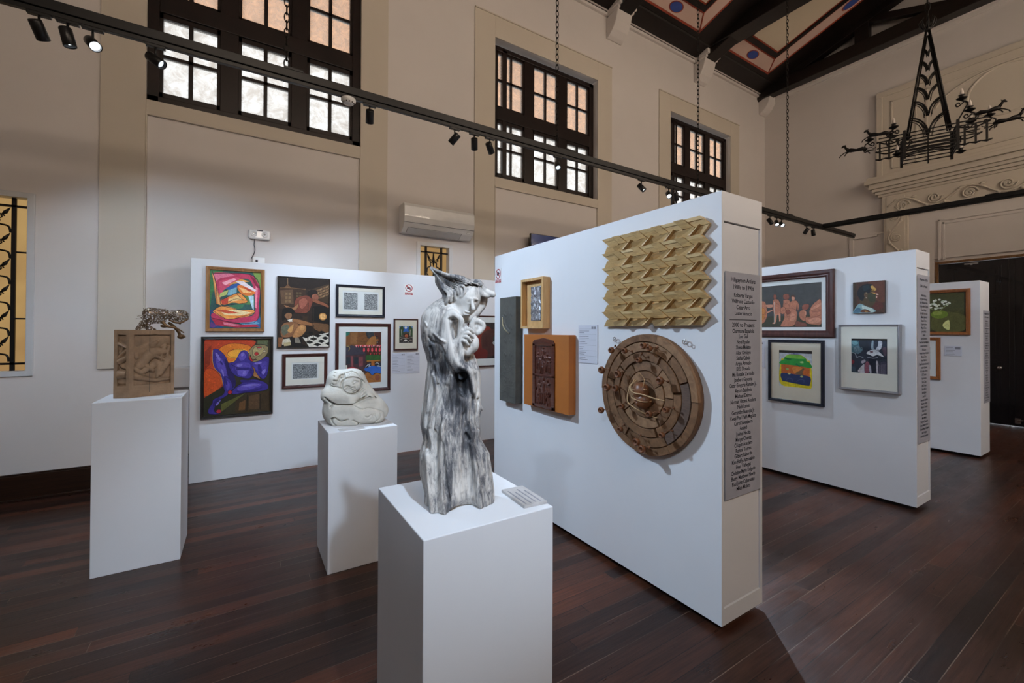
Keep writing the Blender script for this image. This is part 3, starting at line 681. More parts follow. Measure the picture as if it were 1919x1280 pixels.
# ---- red and pink painting of folded hands
r = hang('framed_painting', BY, 'Y', -.076, 1.950, 'gold-brown framed painting of folded orange hands on pink and red cloth', 'painting', FP)
frame_parts(r, .543, .70, .036, .032, M['gold_frame'], glass=False)
artwork(r, 'canvas', .475, .632, -.013, '#2f5a57', [
    ('p','#3d7a4a',[(103,75),(200,75),(120,260),(103,400)]),('p','#7a9a4c',[(420,75),(488,75),(488,260),(470,180)]),('p','#2b4a7d',[(103,380),(180,380),(200,515),(103,518)]),
    ('p','#3c6a9c',[(390,440),(488,430),(488,520),(430,500)]),('p','#6aa0c0',[(300,470),(440,455),(480,480),(380,500)]),
    ('s','#c13a5e',[(125,105),(250,92),(400,95),(440,125),(478,200),(470,330),(462,450),(300,475),(180,470),(120,440),(150,400),(420,420),(435,250),(400,140),(310,140),(215,200),(180,270),(150,190)]),
    ('p','#e07a95',[(130,110),(240,95),(290,110),(180,135),(150,160)]),('p','#d8506f',[(170,160),(300,120),(330,130),(200,230),(175,300)]),('p','#f0a9b8',[(190,170),(280,130),(300,140),(215,190)]),
    ('p','#8a2040',[(395,98),(440,125),(475,195),(455,200),(420,140)]),('p','#ef8aa0',[(445,180),(462,200),(455,360),(440,350)]),
    ('p','#2d5fa8',[(215,215),(330,150),(360,165),(260,230)]),('p','#e8a24c',[(230,185),(330,135),(400,150),(300,170)]),('p','#f4e6ea',[(290,155),(350,150),(450,215),(430,240),(340,185)]),
    ('p','#7fb2c4',[(240,225),(300,200),(300,265),(230,265)]),('p','#c3cf7a',[(180,250),(240,222),(225,262),(170,285)]),('p','#5b8b50',[(330,260),(430,250),(435,330),(345,330)]),('p','#b9dbe6',[(385,255),(430,262),(432,372),(420,360)]),
    ('s','#e77d35',[(305,190),(345,185),(430,225),(445,238),(400,262),(345,255),(315,225)]),('p','#f7c07c',[(315,200),(390,215),(420,240),(350,240)]),('p','#c9442e',[(345,195),(395,230),(430,225),(390,205)]),
    ('p','#d98a4e',[(118,85),(130,110),(190,345),(150,330)]),('p','#f0b56e',[(122,110),(130,120),(180,340),(165,335)]),
    ('s','#ef9a4a',[(180,310),(240,275),(320,245),(375,290),(380,315),(330,325),(270,320),(200,340)]),('p','#fbd28c',[(210,310),(310,262),(350,295),(260,312)]),('p','#d4503a',[(185,300),(240,280),(235,330),(195,338)]),('l','#5a2028',[(230,320),(300,290),(350,300)],4),('l','#5a2028',[(300,250),(340,290),(375,300)],4),
    ('s','#3f7a58',[(240,345),(330,330),(360,330),(330,365),(260,370)]),
    ('s','#f0a050',[(130,385),(190,350),(260,355),(330,375),(420,370),(435,395),(380,425),(300,440),(220,445),(150,410)]),('p','#fce0a8',[(180,385),(300,372),(420,395),(330,420),(210,415)]),('p','#db5a38',[(150,385),(210,375),(330,400),(240,405)]),('p','#e88a3c',[(220,425),(380,415),(300,440)]),
    ('p','#b8304a',[(115,440),(200,465),(340,490),(450,485),(480,505),(300,512),(150,495)]),('p','#e4829a',[(200,470),(330,492),(280,500),(210,492)]),('p','#6a3f8a',[(115,470),(160,500),(130,515),(105,505)]),
    ('l','#2a2038',[(118,85),(150,190),(150,330),(190,350)],4),('l','#2a2038',[(125,105),(400,95),(478,200),(462,450),(300,475),(120,440)],4),('l','#30203a',[(180,310),(240,275),(320,245),(375,290),(380,315),(330,325),(200,340),(180,310)],4),('l','#30203a',[(130,385),(190,350),(330,375),(420,370),(435,395),(300,440),(220,445),(130,385)],4)], (103, 75, 488, 520), detail=500, jit=.22)
# ---- purple reclining figure
r = hang('framed_painting', BY, 'Y', -.049, 1.109, 'large black-framed painting of a purple reclining clown figure on an orange ground', 'painting', FP)
frame_parts(r, .670, .874, .028, .040, M['dark_frame'], glass=False)
pu = '#3b2f86'
artwork(r, 'canvas', .616, .820, -.012, '#33301f', [
    ('s','#b8401f',[(45,620),(150,610),(420,615),(440,650),(380,700),(250,780),(200,900),(190,970),(45,1050)]),('s','#dd7a24',[(160,680),(250,640),(400,660),(390,720),(300,790),(220,800),(170,740)]),('e','#f0a93a',(300,720,80,35,-10)),('s','#c8501f',[(50,850),(120,840),(190,930),(150,1000),(50,1040)]),('p','#8a3018',[(50,700),(100,650),(90,800),(50,840)]),
    ('p','#5f6648',[(462,612),(552,612),(552,660),(462,665)]),
    ('p','#2a2a1a',[(45,1055),(190,975),(300,1040),(160,1190),(45,1190)]),('p','#5a5a2c',[(180,1110),(370,1035),(280,1100),(175,1175)]),('p','#3d2f1c',[(290,1095),(380,1040),(570,1030),(570,1190),(285,1190)]),('p','#6a4a2a',[(320,1110),(370,1090),(365,1170),(315,1170)]),('p','#57402a',[(400,1060),(480,1050),(480,1170),(395,1170)]),('l','#1a140c',[(385,1050),(380,1180)],6),('l','#1a140c',[(490,1050),(490,1180)],6),
    ('s',pu,[(110,690),(150,685),(200,730),(230,790),(270,880),(290,960),(260,1010),(215,1040),(190,960),(170,880),(125,830),(108,760)]),('s','#5648a6',[(135,750),(180,760),(215,850),(210,900),(150,830)],0),('s','#241a56',[(200,760),(240,810),(290,940),(260,990),(230,900)],0),
    ('s',pu,[(230,800),(280,780),(320,710),(360,695),(395,720),(395,770),(470,770),(545,750),(562,780),(545,900),(510,930),(470,900),(440,880),(400,920),(330,910),(270,880)]),('s','#5a4cac',[(310,740),(350,715),(370,750),(330,780)],0),('s','#5244a0',[(290,800),(400,800),(390,870),(300,860)],0),('s','#6658b8',[(310,850),(380,850),(370,900),(310,890)],0),('s','#4a3d98',[(430,800),(540,790),(530,870),(460,860)],0),('l','#1d1548',[(250,800),(300,830),(400,835)],5),
    ('s',pu,[(265,1010),(330,960),(420,930),(510,950),(555,985),(540,1020),(450,1030),(340,1035),(270,1040)]),('s','#5c4eae',[(310,985),(420,960),(500,975),(420,1005),(320,1015)],0),
    ('s',pu,[(200,900),(240,920),(262,960),(258,1010),(215,1050),(150,1090),(125,1160),(165,1185),(90,1180),(80,1150),(110,1100),(120,1070),(200,1025)]),('s','#5244a2',[(215,930),(240,950),(240,990),(220,1000)],0),
    *[('s','#2c2270',q,0) for q in ([(150,700),(165,760),(190,800),(175,800),(150,750)],[(190,860),(215,920),(225,960),(210,950)],[(300,835),(395,838),(395,850),(305,850)],[(410,840),(430,880),(420,895),(400,870)],[(300,1015),(400,1018),(500,1000),(450,1028),(330,1030)],[(330,930),(400,935),(480,955),(420,950),(340,950)],[(470,800),(500,850),(490,890),(470,860)],[(120,1090),(160,1060),(150,1090),(120,1130)])],
    *[('s','#7c70c4',q,0) for q in ([(130,720),(145,715),(170,760),(160,775)],[(175,840),(190,850),(200,890),(190,890)],[(330,720),(350,712),(355,730),(335,745)],[(300,808),(340,803),(335,820),(305,825)],[(350,862),(370,860),(365,885),(345,885)],[(330,978),(420,966),(480,975),(400,985)],[(440,800),(480,790),(500,800),(460,812)],[(500,870),(530,850),(528,880),(510,895)],[(140,1105),(175,1075),(165,1095),(145,1120)])],
    ('e','#b02a30',(245,1022,17,15)),('e','#a02838',(160,1165,20,15)),
    ('s','#8a7a55',[(400,690),(440,655),(510,650),(550,670),(548,720),(500,770),(430,790),(395,760),(390,720)]),('s','#a89868',[(430,680),(480,665),(520,690),(480,740),(430,740)]),('e','#b83030',(455,725,17,15)),('e','#c8b890',(480,685,17,9)),('e','#c03838',(478,675,20,5)),('e','#c8b890',(520,705,14,8)),('s','#c02a30',[(405,735),(420,770),(450,765),(415,785),(398,760)]),('l','#20180c',[(402,730),(420,770),(460,770)],5),('l','#1c1814',[(400,690),(440,655),(510,650),(548,665),(548,635)],5),
    ('s','#9a6a3c',[(420,825),(440,840),(450,870),(490,930),(455,915),(430,900),(435,860)]),('l','#d8a850',[(110,690),(108,760),(125,830),(170,880),(190,960)],3),('l','#e0b050',[(230,785),(280,775),(320,708),(360,692),(398,718)],4)], (45, 605, 572, 1195), detail=1500, outline=('#150f2a', .0028), jit=.42)
# ---- dark painting with a clock
r = hang('framed_painting', BY, 'Y', .604, 1.826, 'tall dark painting of brown figures with a round clock and checkered floor', 'painting', FP)
frame_parts(r, .562, .832, .014, .030, M['dark_frame'], glass=False)
sh = [('p','#1c120e',[(60,80),(575,80),(575,190),(60,190)]),('p','#3a281c',[(60,190),(330,180),(330,400),(60,400)]),('p','#5c4430',[(75,215),(200,200),(210,350),(90,350)]),('p','#40301f',[(360,200),(550,130),(575,130),(575,330),(430,300)])]
for i in range(3):
    for j in range(4): sh.append(('p','#7c6244',[(125+32*j-(j>1)*0,235+38*i),(150+32*j,232+38*i),(150+32*j,260+38*i),(125+32*j,263+38*i)]) if j<2 else ('p','#54452f',[(235+28*(j-2),225+30*i),(258+28*(j-2),225+30*i),(258+28*(j-2),248+30*i),(235+28*(j-2),248+30*i)]))
for i in range(5):
    for j in range(4): sh.append(('p',('#74583e','#8a6c4c')[(i+j)%2],[(440+32*i,195-14*i+28*j),(468+32*i,183-14*i+28*j),(468+32*i,203-14*i+28*j),(440+32*i,215-14*i+28*j)]))
sh += [('l','#b09068',[(148,85),(150,150)],3),('p','#6b4a30',[(150,150),(190,190),(110,190)]),('l','#8c6c48',[(75,190),(180,185),(330,195)],4),
    ('s','#7a3f30',[(230,300),(300,262),(350,258),(400,300),(390,360),(350,430),(270,440),(215,420)]),('s','#9c5a48',[(260,320),(320,280),(350,330),(290,400)]),('s','#1a1210',[(345,240),(380,195),(440,200),(450,245),(400,265)]),('s','#8f5844',[(395,250),(440,235),(465,270),(450,300),(400,290)]),('s','#8a5238',[(400,290),(480,310),(560,345),(570,375),(500,350),(410,320)]),
    ('s','#a0704c',[(115,360),(200,385),(260,340),(230,410),(150,395)]),('p','#12100f',[(400,370),(520,355),(575,400),(575,540),(400,520)]),('l','#30281e',[(355,330),(355,710)],7),('l','#30281e',[(412,380),(412,715)],7),('p','#3c2a1c',[(300,470),(350,470),(350,540),(300,560)]),
    ('e','#c98a48',(510,472,42,40)),('e','#e0b070',(510,472,33,31)),('l','#4a2a14',[(510,445),(512,475)],5),('l','#4a2a14',[(512,475),(530,478)],4),
    ('s','#14100f',[(95,450),(110,400),(170,385),(215,420),(190,460),(130,500),(100,520)]),('s','#8f6444',[(120,470),(150,440),(190,450),(185,490),(150,505)]),('p','#e8e2d4',[(148,512),(205,498),(215,520),(180,550)]),
    ('s','#96653f',[(205,500),(300,515),(395,545),(400,570),(300,560),(210,540)]),('s','#8c5f3e',[(100,560),(200,530),(260,560),(300,620),(200,680),(90,680)]),('s','#b07c4c',[(240,600),(280,560),(330,570),(335,620),(280,680),(200,685)]),('s','#c4925c',[(270,580),(310,570),(320,600),(290,620)],0),('s','#5f6150',[(90,590),(150,560),(170,620),(110,670)],0),('s','#c89458',[(150,620),(190,570),(210,560),(190,640)],0),
    ('s','#6c4c30',[(400,540),(500,545),(575,560),(575,650),(430,610)]),('p','#d8d2c4',[(300,690),(575,640),(575,790),(370,790)])]
for i in range(5):
    for j in range(5):
        if (i + j) % 2: x, y = 310 + 62 * i + 20 * j, 650 + 30 * j - 4 * i; sh.append(('p','#14110f',[(x-40,y),(x,y-18),(x+45,y),(x+5,y+20)]))
sh += [('p','#191312',[(60,690),(290,690),(300,760),(360,790),(60,790)]),('p','#c8bfa8',[(95,710),(170,700),(185,740),(100,765)]),('p','#b0a078',[(110,745),(180,735),(185,770),(120,780)]),('p','#8a5a38',[(60,690),(110,690),(90,790),(60,790)]),('p','#80786c',[(220,690),(260,690),(285,750),(225,745)]),('l','#30281e',[(355,560),(355,730)],7),('l','#30281e',[(412,560),(412,725)],7)]
artwork(r, 'canvas', .540, .810, -.020, '#2c201a', sh, (60, 80, 575, 790), detail=900, outline=('#120c08', .002), jit=.4)
# ---- two ink prints
r = hang('framed_print', BY, 'Y', 1.252, 1.986, 'wide blue-black frame holding two black and white ink prints side by side', 'framed print', FP)
frame_parts(r, .600, .400, .033, .026, M['navy_frame'], matb=M['mat'], win=(.44, .25))
sheet(r, 'paper', .44, .25, -.010, M['matw']); sheet(r, 'print', .165, .205, -.0122, M['print'], -.125, 0); sheet(r, 'print', .165, .205, -.0122, M['print'], .125, -.004)
# ---- single ink print
r = hang('framed_print', BY, 'Y', .620, 1.140, 'maroon frame holding one wide black and white ink print on cream', 'framed print', FP)
frame_parts(r, .485, .402, .037, .026, M['maroon_frame'], matb=M['mat'], win=(.29, .20))
sheet(r, 'paper', .29, .20, -.010, M['matw']); sheet(r, 'print', .262, .168, -.0122, M['print2'], 0, -.004)
# ---- colourful village picture
r = hang('framed_painting', BY, 'Y', 1.290, 1.277, 'tall maroon frame around a village scene with blue cloth and red bunting', 'painting', FP)
frame_parts(r, .676, .862, .038, .030, M['maroon_frame'], matb=M['matw'], win=(.435, .645))
sh = [('p','#7a4f2a',[(162,590),(550,590),(550,740),(162,740)]),('p','#1d6b5c',[(162,590),(205,590),(205,615),(162,640)]),('p','#8c6038',[(215,600),(290,590),(275,720),(210,720)]),('s','#2c3438',[(385,590),(460,590),(465,640),(440,665),(395,650)]),('p','#4a2820',[(470,590),(550,590),(550,740),(500,740)]),('s','#a06a38',[(430,650),(490,640),(520,680),(480,730),(380,735)]),('e','#20242a',(503,652,10,18)),('e','#e8e8e0',(503,655,5,5)),('e','#20242a',(506,700,9,16)),('e','#e8e8e0',(506,703,5,5)),
    ('l','#503020',[(280,650),(380,610)],3),('l','#503020',[(270,680),(360,700),(430,680)],3),('l','#503020',[(340,670),(430,620)],3),
    ('p','#332f38',[(162,740),(550,740),(550,900),(162,900)]),('p','#3c3a46',[(162,770),(220,730),(290,755),(350,800),(380,830),(162,840)]),('s','#8a7a50',[(165,745),(195,738),(210,770),(185,800),(200,760)]),('p','#4a3238',[(162,840),(380,835),(380,1000),(162,960)]),('p','#8a4a4c',[(215,850),(240,850),(245,970),(225,970)]),('p','#7c4448',[(300,860),(345,855),(350,960),(305,965)]),('p','#26323a',[(170,860),(212,860),(212,930),(170,940)]),('p','#26323a',[(250,865),(295,862),(295,935),(255,940)]),
    ('p','#4c2a20',[(380,760),(550,750),(550,900),(400,900)]),('s','#2f5a2c',[(380,850),(420,840),(550,850),(550,900),(470,905),(385,900)]),('p','#b07830',[(390,902),(540,900),(540,915),(390,915)]),('p','#a86428',[(440,905),(475,905),(478,975),(440,975)]),
    ('s','#2a62b8',[(370,985),(430,960),(550,985),(550,1045),(490,1040),(450,1065),(420,1030),(370,1010)]),('p','#1f2a3a',[(375,950),(430,920),(440,965),(375,985)]),('p','#1f2a3a',[(480,940),(550,930),(550,980),(490,970)]),
    ('l','#e8ecec',[(378,975),(400,950),(430,940),(410,965),(435,965)],5),('l','#e8ecec',[(485,940),(510,930),(530,960),(500,965),(548,975)],5),
    ('s','#b03a40',[(175,985),(230,965),(290,985),(305,1030),(290,1080),(180,1060)]),('p','#a0642c',[(330,1080),(400,1030),(450,1070),(500,1045),(550,1060),(550,1145),(340,1145)]),('p','#84562c',[(162,1060),(330,1080),(340,1145),(162,1145)]),('l','#6a3c1c',[(350,1070),(450,1100),(480,1140)],3),('e','#8a4a30',(510,1095,25,30)),('p','#e0ded0',[(164,945),(180,945),(180,1000),(164,1000)])]
for i in range(12): x = 262 + 24 * i; sh.append(('p','#d8525a' if i % 2 else '#f0a0a0',[(x,733),(x+23,733),(x+12,760)]))
for x in (358, 405, 448, 492, 532): sh += [('p','#e0505a',[(x-8,765),(x+8,765),(x+12,795),(x,812),(x-12,795)]),('e','#f6c0c0',(x,750,4,6))]
for x in (430, 470, 500, 530): sh.append(('p','#c83c44',[(x-7,825),(x+7,825),(x,845)]))
artwork(r, 'picture', .435, .645, -.010, '#4a3026', sh, (162, 590, 550, 1145), detail=250, outline=('#241410', .0018), jit=.2)
# ---- small blue figure
r = hang('framed_print', BY, 'Y', 1.835, 1.567, 'small maroon frame with a tiny picture of a round face under a blue star', 'framed print', FP)
frame_parts(r, .330, .418, .019, .024, M['maroon_frame'], matb=M['matk'], win=(.185, .225))
artwork(r, 'picture', .185, .225, -.010, '#4c4a40', [('p','#6a8ab8',[(740,532),(888,532),(888,570),(740,570)]),('s','#2f4a2a',[(742,560),(780,535),(795,600),(760,640),(742,640)]),('s','#2f4a2a',[(886,560),(850,535),(840,600),(870,640),(886,640)]),('p','#2e62b4',[(785,545),(815,560),(845,540),(840,575),(850,600),(815,590),(780,602),(792,570)]),('e','#e4e4dc',(812,550,12,14)),('l','#b8b0a0',[(765,570),(770,640)],7),('l','#b8b0a0',[(862,570),(858,640)],7),('s','#2c1c14',[(790,640),(795,618),(845,615),(855,650),(820,665)]),('e','#a85a38',(820,640,20,18)),('e','#7a3a20',(820,645,9,5)),('p','#332c2c',[(745,660),(885,660),(885,716),(745,716)]),('e','#8a8478',(765,680,12,9)),('e','#7c7468',(865,690,14,10)),('e','#d8d4c8',(812,690,16,13)),('e','#6a6058',(790,700,10,8)),('e','#90887c',(840,705,9,6)),('l','#c8c0b0',[(745,655),(790,668),(850,665),(885,655)],3)], (740, 532, 888, 718))
# ---- frame behind the tall sculpture
r = hang('framed_painting', BY, 'Y', 3.225, 1.466, 'framed dark painting with a red patch, half hidden behind the tall mother sculpture', 'painting', FP)
frame_parts(r, .96, .760, .022, .024, M['maroon_frame'], matb=M['matw'], win=(.80, .535), wincz=.01)
artwork(r, 'picture', .80, .535, -.010, '#2a2426', [('s','#7c2a1c',[(0,.2),(.35,.1),(.4,.5),(.3,.9),(0,1)]),('s','#4a2a26',[(.2,.3),(.5,.2),(.55,.8),(.25,.9)]),('s','#284a44',[(.45,.35),(.6,.4),(.58,.6),(.45,.55)]),('s','#1c1a1e',[(.6,.1),(1,0),(1,1),(.65,.9)]),('s','#a8acac',[(.42,.55),(.5,.48),(.58,.62),(.52,.68)]),('l','#c0c4c4',[(.5,.66),(.52,.78),(.55,.74)],.008),('l','#8c9494',[(.44,.6),(.5,.56),(.6,.64)],.01),('s','#6a1c18',[(.05,.7),(.3,.75),(.28,1),(.05,1)])], (0, 0, 1, 1))
# ---- labels and no-camera signs
def text_label(x_or_y, wall, h, z, w, hh, label, rows, th=.003, two=False):
    r = hang('wall_label', x_or_y, wall, h, z, label, 'label')
    MB().box(-w/2, w/2, -th, 0, -hh/2, hh/2).build('card', M['paper'], r)
    m = MB(); n = rows; rnd = random.Random(int(abs(h * 1000)))
    for i in range(n):
        zz = hh/2 - hh * (.10 + .85 * i / n)
        m.box(-w*.44, w*.44 if i % 3 == 0 else w * rnd.uniform(-.25, .1), -th - .0006, -th, zz, zz - (.0012 if i % 3 == 0 else .004))
    m.box(w*.20, w*.30, -th - .0006, -th, hh*.46, hh*.40); m.box(w*.33, w*.42, -th - .0006, -th, hh*.46, hh*.40)
    m.build('lettering', M['greyink'], r)
text_label(BY, 'Y', 1.744, 1.186, .184, .265, 'white text sheet under the small maroon frame, left one of the pair', 15)
text_label(BY, 'Y', 1.937, 1.184, .183, .280, 'white text sheet under the small maroon frame, right one of the pair', 16)
def no_camera(x_or_y, wall, h, z, label):
    r = hang('no_camera_sign', x_or_y, wall, h, z, label, 'sign'); w, hh = .122, .150
    MB().box(-w/2, w/2, -.002, 0, -hh/2, hh/2).build('plate', M['plastic'], r)
    m = MB(); c = (0, .022)
    R0, R1 = .040, .050; n = 28
    for i in range(n):
        a, b = 2 * math.pi * i / n, 2 * math.pi * (i + 1) / n
        m.poly([(c[0] + R0 * math.cos(a), -.0026, c[1] + R0 * math.sin(a)), (c[0] + R1 * math.cos(a), -.0026, c[1] + R1 * math.sin(a)), (c[0] + R1 * math.cos(b), -.0026, c[1] + R1 * math.sin(b)), (c[0] + R0 * math.cos(b), -.0026, c[1] + R0 * math.sin(b))])
    q = .707; m.poly([(c[0] + x * q, -.0032, c[1] + z_ * q) for x, z_ in ((-.052, .040), (-.040, .052), (.052, -.040), (.040, -.052))])
    m.box(-w/2 + .006, w/2 - .006, -.0028, -.002, -hh/2 + .006, -hh/2 + .040)
    m.build('prohibition_mark', M['red'], r)
    k = MB(); k.box(-.026, .018, -.0024, -.002, .008, .036); k.box(-.012, .004, -.0024, -.002, .036, .043); k.poly([(.018, -.0024, .022), (.034, -.0024, .010), (.034, -.0024, .034)])
    k.build('camera_symbol', M['ink'], r)
    t = MB(); text_mesh(t, 'NO PHOTO', 0, -.052, .021, -.0031); text_mesh(t, 'NO VIDEO', 0, -.066, .012, -.0031); t.build('lettering', M['plastic'], r, fix=False)
no_camera(BY, 'Y', 1.875, 2.167, 'red and white no-camera sign on the back display wall')
PX = 2.1845
no_camera(PX, 'X', 3.761, 2.176, 'red and white no-camera sign at the far top corner of the central display wall')
# ================================================================ ART ON THE CENTRAL WALL
G1 = 'art on the central display wall'
def relief_grid(mb, w, h, fn, nx, nz, y0=0.0, cx=0, cz=0, mi=0):
    X = np.linspace(-w/2, w/2, nx); Z = np.linspace(-h/2, h/2, nz); H = fn(*np.meshgrid(X, Z, indexing='ij'))
    V = [[mb.bm.verts.new((cx + X[i], y0 - H[i, j], cz + Z[j])) for j in range(nz)] for i in range(nx)]
    for i in range(nx - 1):
        for j in range(nz - 1):
            f = mb.bm.faces.new((V[i][j], V[i+1][j], V[i+1][j+1], V[i][j+1])); f.smooth = True; f.material_index = mi
def seg2(X, Z, a, b):
    ax, az = a; bx, bz = b; dx, dz = bx - ax, bz - az; L = dx*dx + dz*dz + 1e-12
    t = np.clip(((X - ax) * dx + (Z - az) * dz) / L, 0, 1)
    return np.hypot(X - ax - t * dx, Z - az - t * dz), t
def line2(X, Z, pts):
    d = None
    for a, b in zip(pts, pts[1:]):
        e, _ = seg2(X, Z, a, b); d = e if d is None else np.minimum(d, e)
    return d
def dome(X, Z, a, b, r0, r1, hgt):                 # rounded limb standing out of a flat ground
    d, t = seg2(X, Z, a, b); r = r0 + (r1 - r0) * t; return hgt * np.sqrt(np.clip(1 - (d / r) ** 2, 0, 1))
# grey-green slab
r = hang('relief_slab', PX, 'X', 3.462, 1.444, 'tall narrow grey-green slab with a slit and small bumps, at the far end of the central display wall', 'relief', G1)
mb = MB(); mb.box(-.145, .145, -.07, 0, -.495, .495)
mb.build('board', M['slab'], r, bevel=.003)
def slabf(X, Z):
    H = X * 0 + .0008
    for i in range(6):
        for sx in (-.045, .055):
            for ds in (-.01, .01): H = np.maximum(H, .004 * np.exp(-((X - sx - ds) ** 2 + (Z - .33 + i * .125 + ds * .6) ** 2) / .00022))
    for i in range(7): H = H + .0014 * np.exp(-((Z + .12 + .05 * i + .02 * np.sin(X * 18 + i * 2) + .008 * np.sin(X * 47 + i)) / .004) ** 2)
    d = line2(X, Z, [(-.09, .31), (-.075, .26), (-.03, .20), (.03, .165)]); H = H + .006 * np.exp(-((d - .010) / .006) ** 2) - .0004 * np.exp(-(d / .006) ** 2)
    return H
mb = MB(); relief_grid(mb, .288, .986, slabf, 70, 200, -.0695); mb.build('embossing', M['slab'], r)
MB().prism([(-.088, -.0715, .315), (-.070, -.0715, .275), (-.035, -.0715, .215), (-.055, -.0715, .215), (-.086, -.0715, .27)], (0, -.001, 0)).build('slit', M['groove'], r)
MB().tube([(-.092, -.074, .31), (-.082, -.076, .24), (-.045, -.078, .195), (.03, -.074, .15)], [.003, .006, .006, .002], 8).build('lip', M['gold'], r)
# shadow box with silver relief
r = hang('shadow_box', PX, 'X', 3.062, 1.860, 'light wooden shadow box holding a tall embossed silver sheet', 'framed relief', G1)
MB().frame(.335, .435, [(0, 0), (0, .075), (.022, .075), (.022, .028)]).build('frame', M['pine_frame'], r)
sheet(r, 'backing', .295, .395, -.026, M['pine_frame'])
def silv(X, Z): return .004 + .004 * np.sin(X * 60 + np.sin(Z * 40) * 2) * np.sin(Z * 55 + np.cos(X * 70) * 2)
mb = MB(); relief_grid(mb, .145, .295, silv, 40, 80, -.032, .01, 0); mb.box(-.06, .08, -.031, -.028, -.145, .145); mb.build('embossed_sheet', M['silver'], r)
# orange board with two carved reliefs
r = hang('relief_panel', PX, 'X', 2.870, 1.282, 'orange painted board with two dark red-brown carved wood reliefs set in the middle', 'relief', G1)
mb = MB(); mb.box(-.310, .310, -.07, 0, -.308, .308); mb.build('board', M['orangep'], r, bevel=.003)
fr = MB()
for a in ((-.165, -.125, -.30, .235), (.105, .140, -.30, .235)): fr.box(a[0], a[1], -.082, -.07, a[2], a[3])
fr.box(-.165, .14, -.082, -.07, .215, .24); fr.box(-.165, .14, -.082, -.07, -.040, -.022); fr.box(-.165, .14, -.082, -.07, -.30, -.275)
fr.prism([(-.165, -.07, .24), (.14, -.07, .24), (.12, -.07, .262), (.06, -.07, .272), (-.012, -.07, .282), (-.08, -.07, .272), (-.14, -.07, .262)], (0, -.012, 0))
fr.build('relief_frame', M['carved'], r, bevel=.003)
def figs(seed, W, Hh, people):
    rnd = random.Random(seed); L = []
    for (x, z, s) in people:
        L += [((x, z), (x + rnd.uniform(-.01, .01) * s, z + .045 * s), .016 * s, .013 * s), ((x, z + .068 * s), (x + .001, z + .074 * s), .011 * s, .010 * s)]
        for sg in (-1, 1):
            L += [((x + sg * .008 * s, z - .005), (x + sg * .012 * s + rnd.uniform(-.008, .008), z - .055 * s), .009 * s, .006 * s), ((x + sg * .012 * s, z + .045 * s), (x + sg * .030 * s, z + rnd.uniform(.01, .07) * s), .007 * s, .005 * s)]
    def f(X, Z):
        H = .002 + .002 * np.abs(np.sin(X * 75 + 2 * np.sin(Z * 9))) 
        for a, b, r0, r1 in L: H = np.maximum(H, dome(X, Z, a, b, r0, r1, .016))
        return H
    return f
mb = MB(); relief_grid(mb, .232, .242, figs(3, .2, .2, [(-.075, -.02, 1), (-.02, -.05, 1.1), (.05, -.03, 1.1), (.085, -.05, .9), (.0, .045, .8)]), 90, 90, -.0702, -.010, .096)
mb.build('upper_carving', M['carved'], r)
mb = MB(); relief_grid(mb, .232, .240, figs(9, .2, .2, [(-.06, -.02, 1.4), (0, -.01, 1.6), (.055, .0, 1.3), (.07, -.08, 1.0), (-.07, -.09, .8)]), 90, 90, -.0702, -.010, -.158)
mb.build('lower_carving', M['carved'], r)
text_label(PX, 'X', 2.419, 1.524, .207, .283, 'white text sheet between the orange relief board and the round disc', 18, .006)
# ---- zigzag block relief
r = hang('wood_block_relief', PX, 'X', 1.853, 1.958, 'pale pine relief of zigzag angled blocks at the top of the central display wall', 'relief', G1)
rnd = random.Random(5); rows, cols = 6, 4; rh, cw = .1015, .1655; X0, Z0 = -.372, .305
base = MB(); bl = MB(); lit = MB()
def blk(mb, pts, d0, d1):           # quad outline (x,z) with different depths at each corner
    a = [mb.bm.verts.new((p[0], -.012, p[1])) for p in pts]; b = [mb.bm.verts.new((p[0], -d, p[1])) for p, d in zip(pts, (d0, d0, d1, d1))]
    mb.bm.faces.new(a[::-1]); mb.bm.faces.new(b)
    for i in range(4): mb.bm.faces.new((a[i], a[(i+1) % 4], b[(i+1) % 4], b[i]))
for i in range(rows):
    zt = Z0 - i * rh; zm = zt - rh * .52; zb = zt - rh; 
    for j in range(-1, cols + 1):
        x = X0 + (j + 0.62) * cw; s = .052; g = .0016
        j0 = lambda: rnd.uniform(-.003, .003)
        left = x < X0 - 0.01
        if not left and j < cols:
            blk(bl, [(x, zt), (x + .062, zt), (x + .062 + s, zm + g), (x + s, zm + g)], .060 + j0(), .038 + j0())          # slanting block, upper arm
            blk(lit, [(x + .004, zb + g), (x + .085, zb + g), (x + .085 + s * .95, zm - g), (x + .002 + s * .1, zm - rh * .16)], .030 + j0(), .056 + j0())  # lower arm
            blk(bl, [(x + .088, zb + g), (x + .108, zb + g), (x + .108 + s * 1.05, zm + .006), (x + .094 + s * 1.0, zm - .004)], .058 + j0(), .054 + j0())
        xr = x + .066; wd = cw - .066
        if left: xr = X0; wd = x + cw - X0 - .003
        if j == cols: continue
        blk(lit if not left else bl, [(xr, zt), (xr + wd - .003, zt), (xr + wd - .003 + s * .36, zm + rh * .33), (xr + s * .36, zm + rh * .33)], .050 + j0(), .044 + j0())
        blk(bl, [(xr + s * .36, zm + rh * .32), (xr + wd + s * .30, zm + rh * .32), (xr + wd + s * .92, zm + g), (xr + s, zm + g)], .042 + j0(), .030 + j0())
        if i == 5 and j == 1: continue
        if left: blk(bl, [(X0 + .0, zb), (x + cw, zb), (x + cw + s * .9, zm - g), (X0 + s * .9, zm - g)], .028, .046)
        elif j < cols: blk(bl, [(x + .110, zb + g), (x + cw, zb + g), (x + cw + s * .9, zm - g), (x + .112 + s, zm - g)], .028 + j0(), .034 + j0())
bl.build('angled_block', M['zig'], r); lit.build('lit_block', M['zig2'], r)
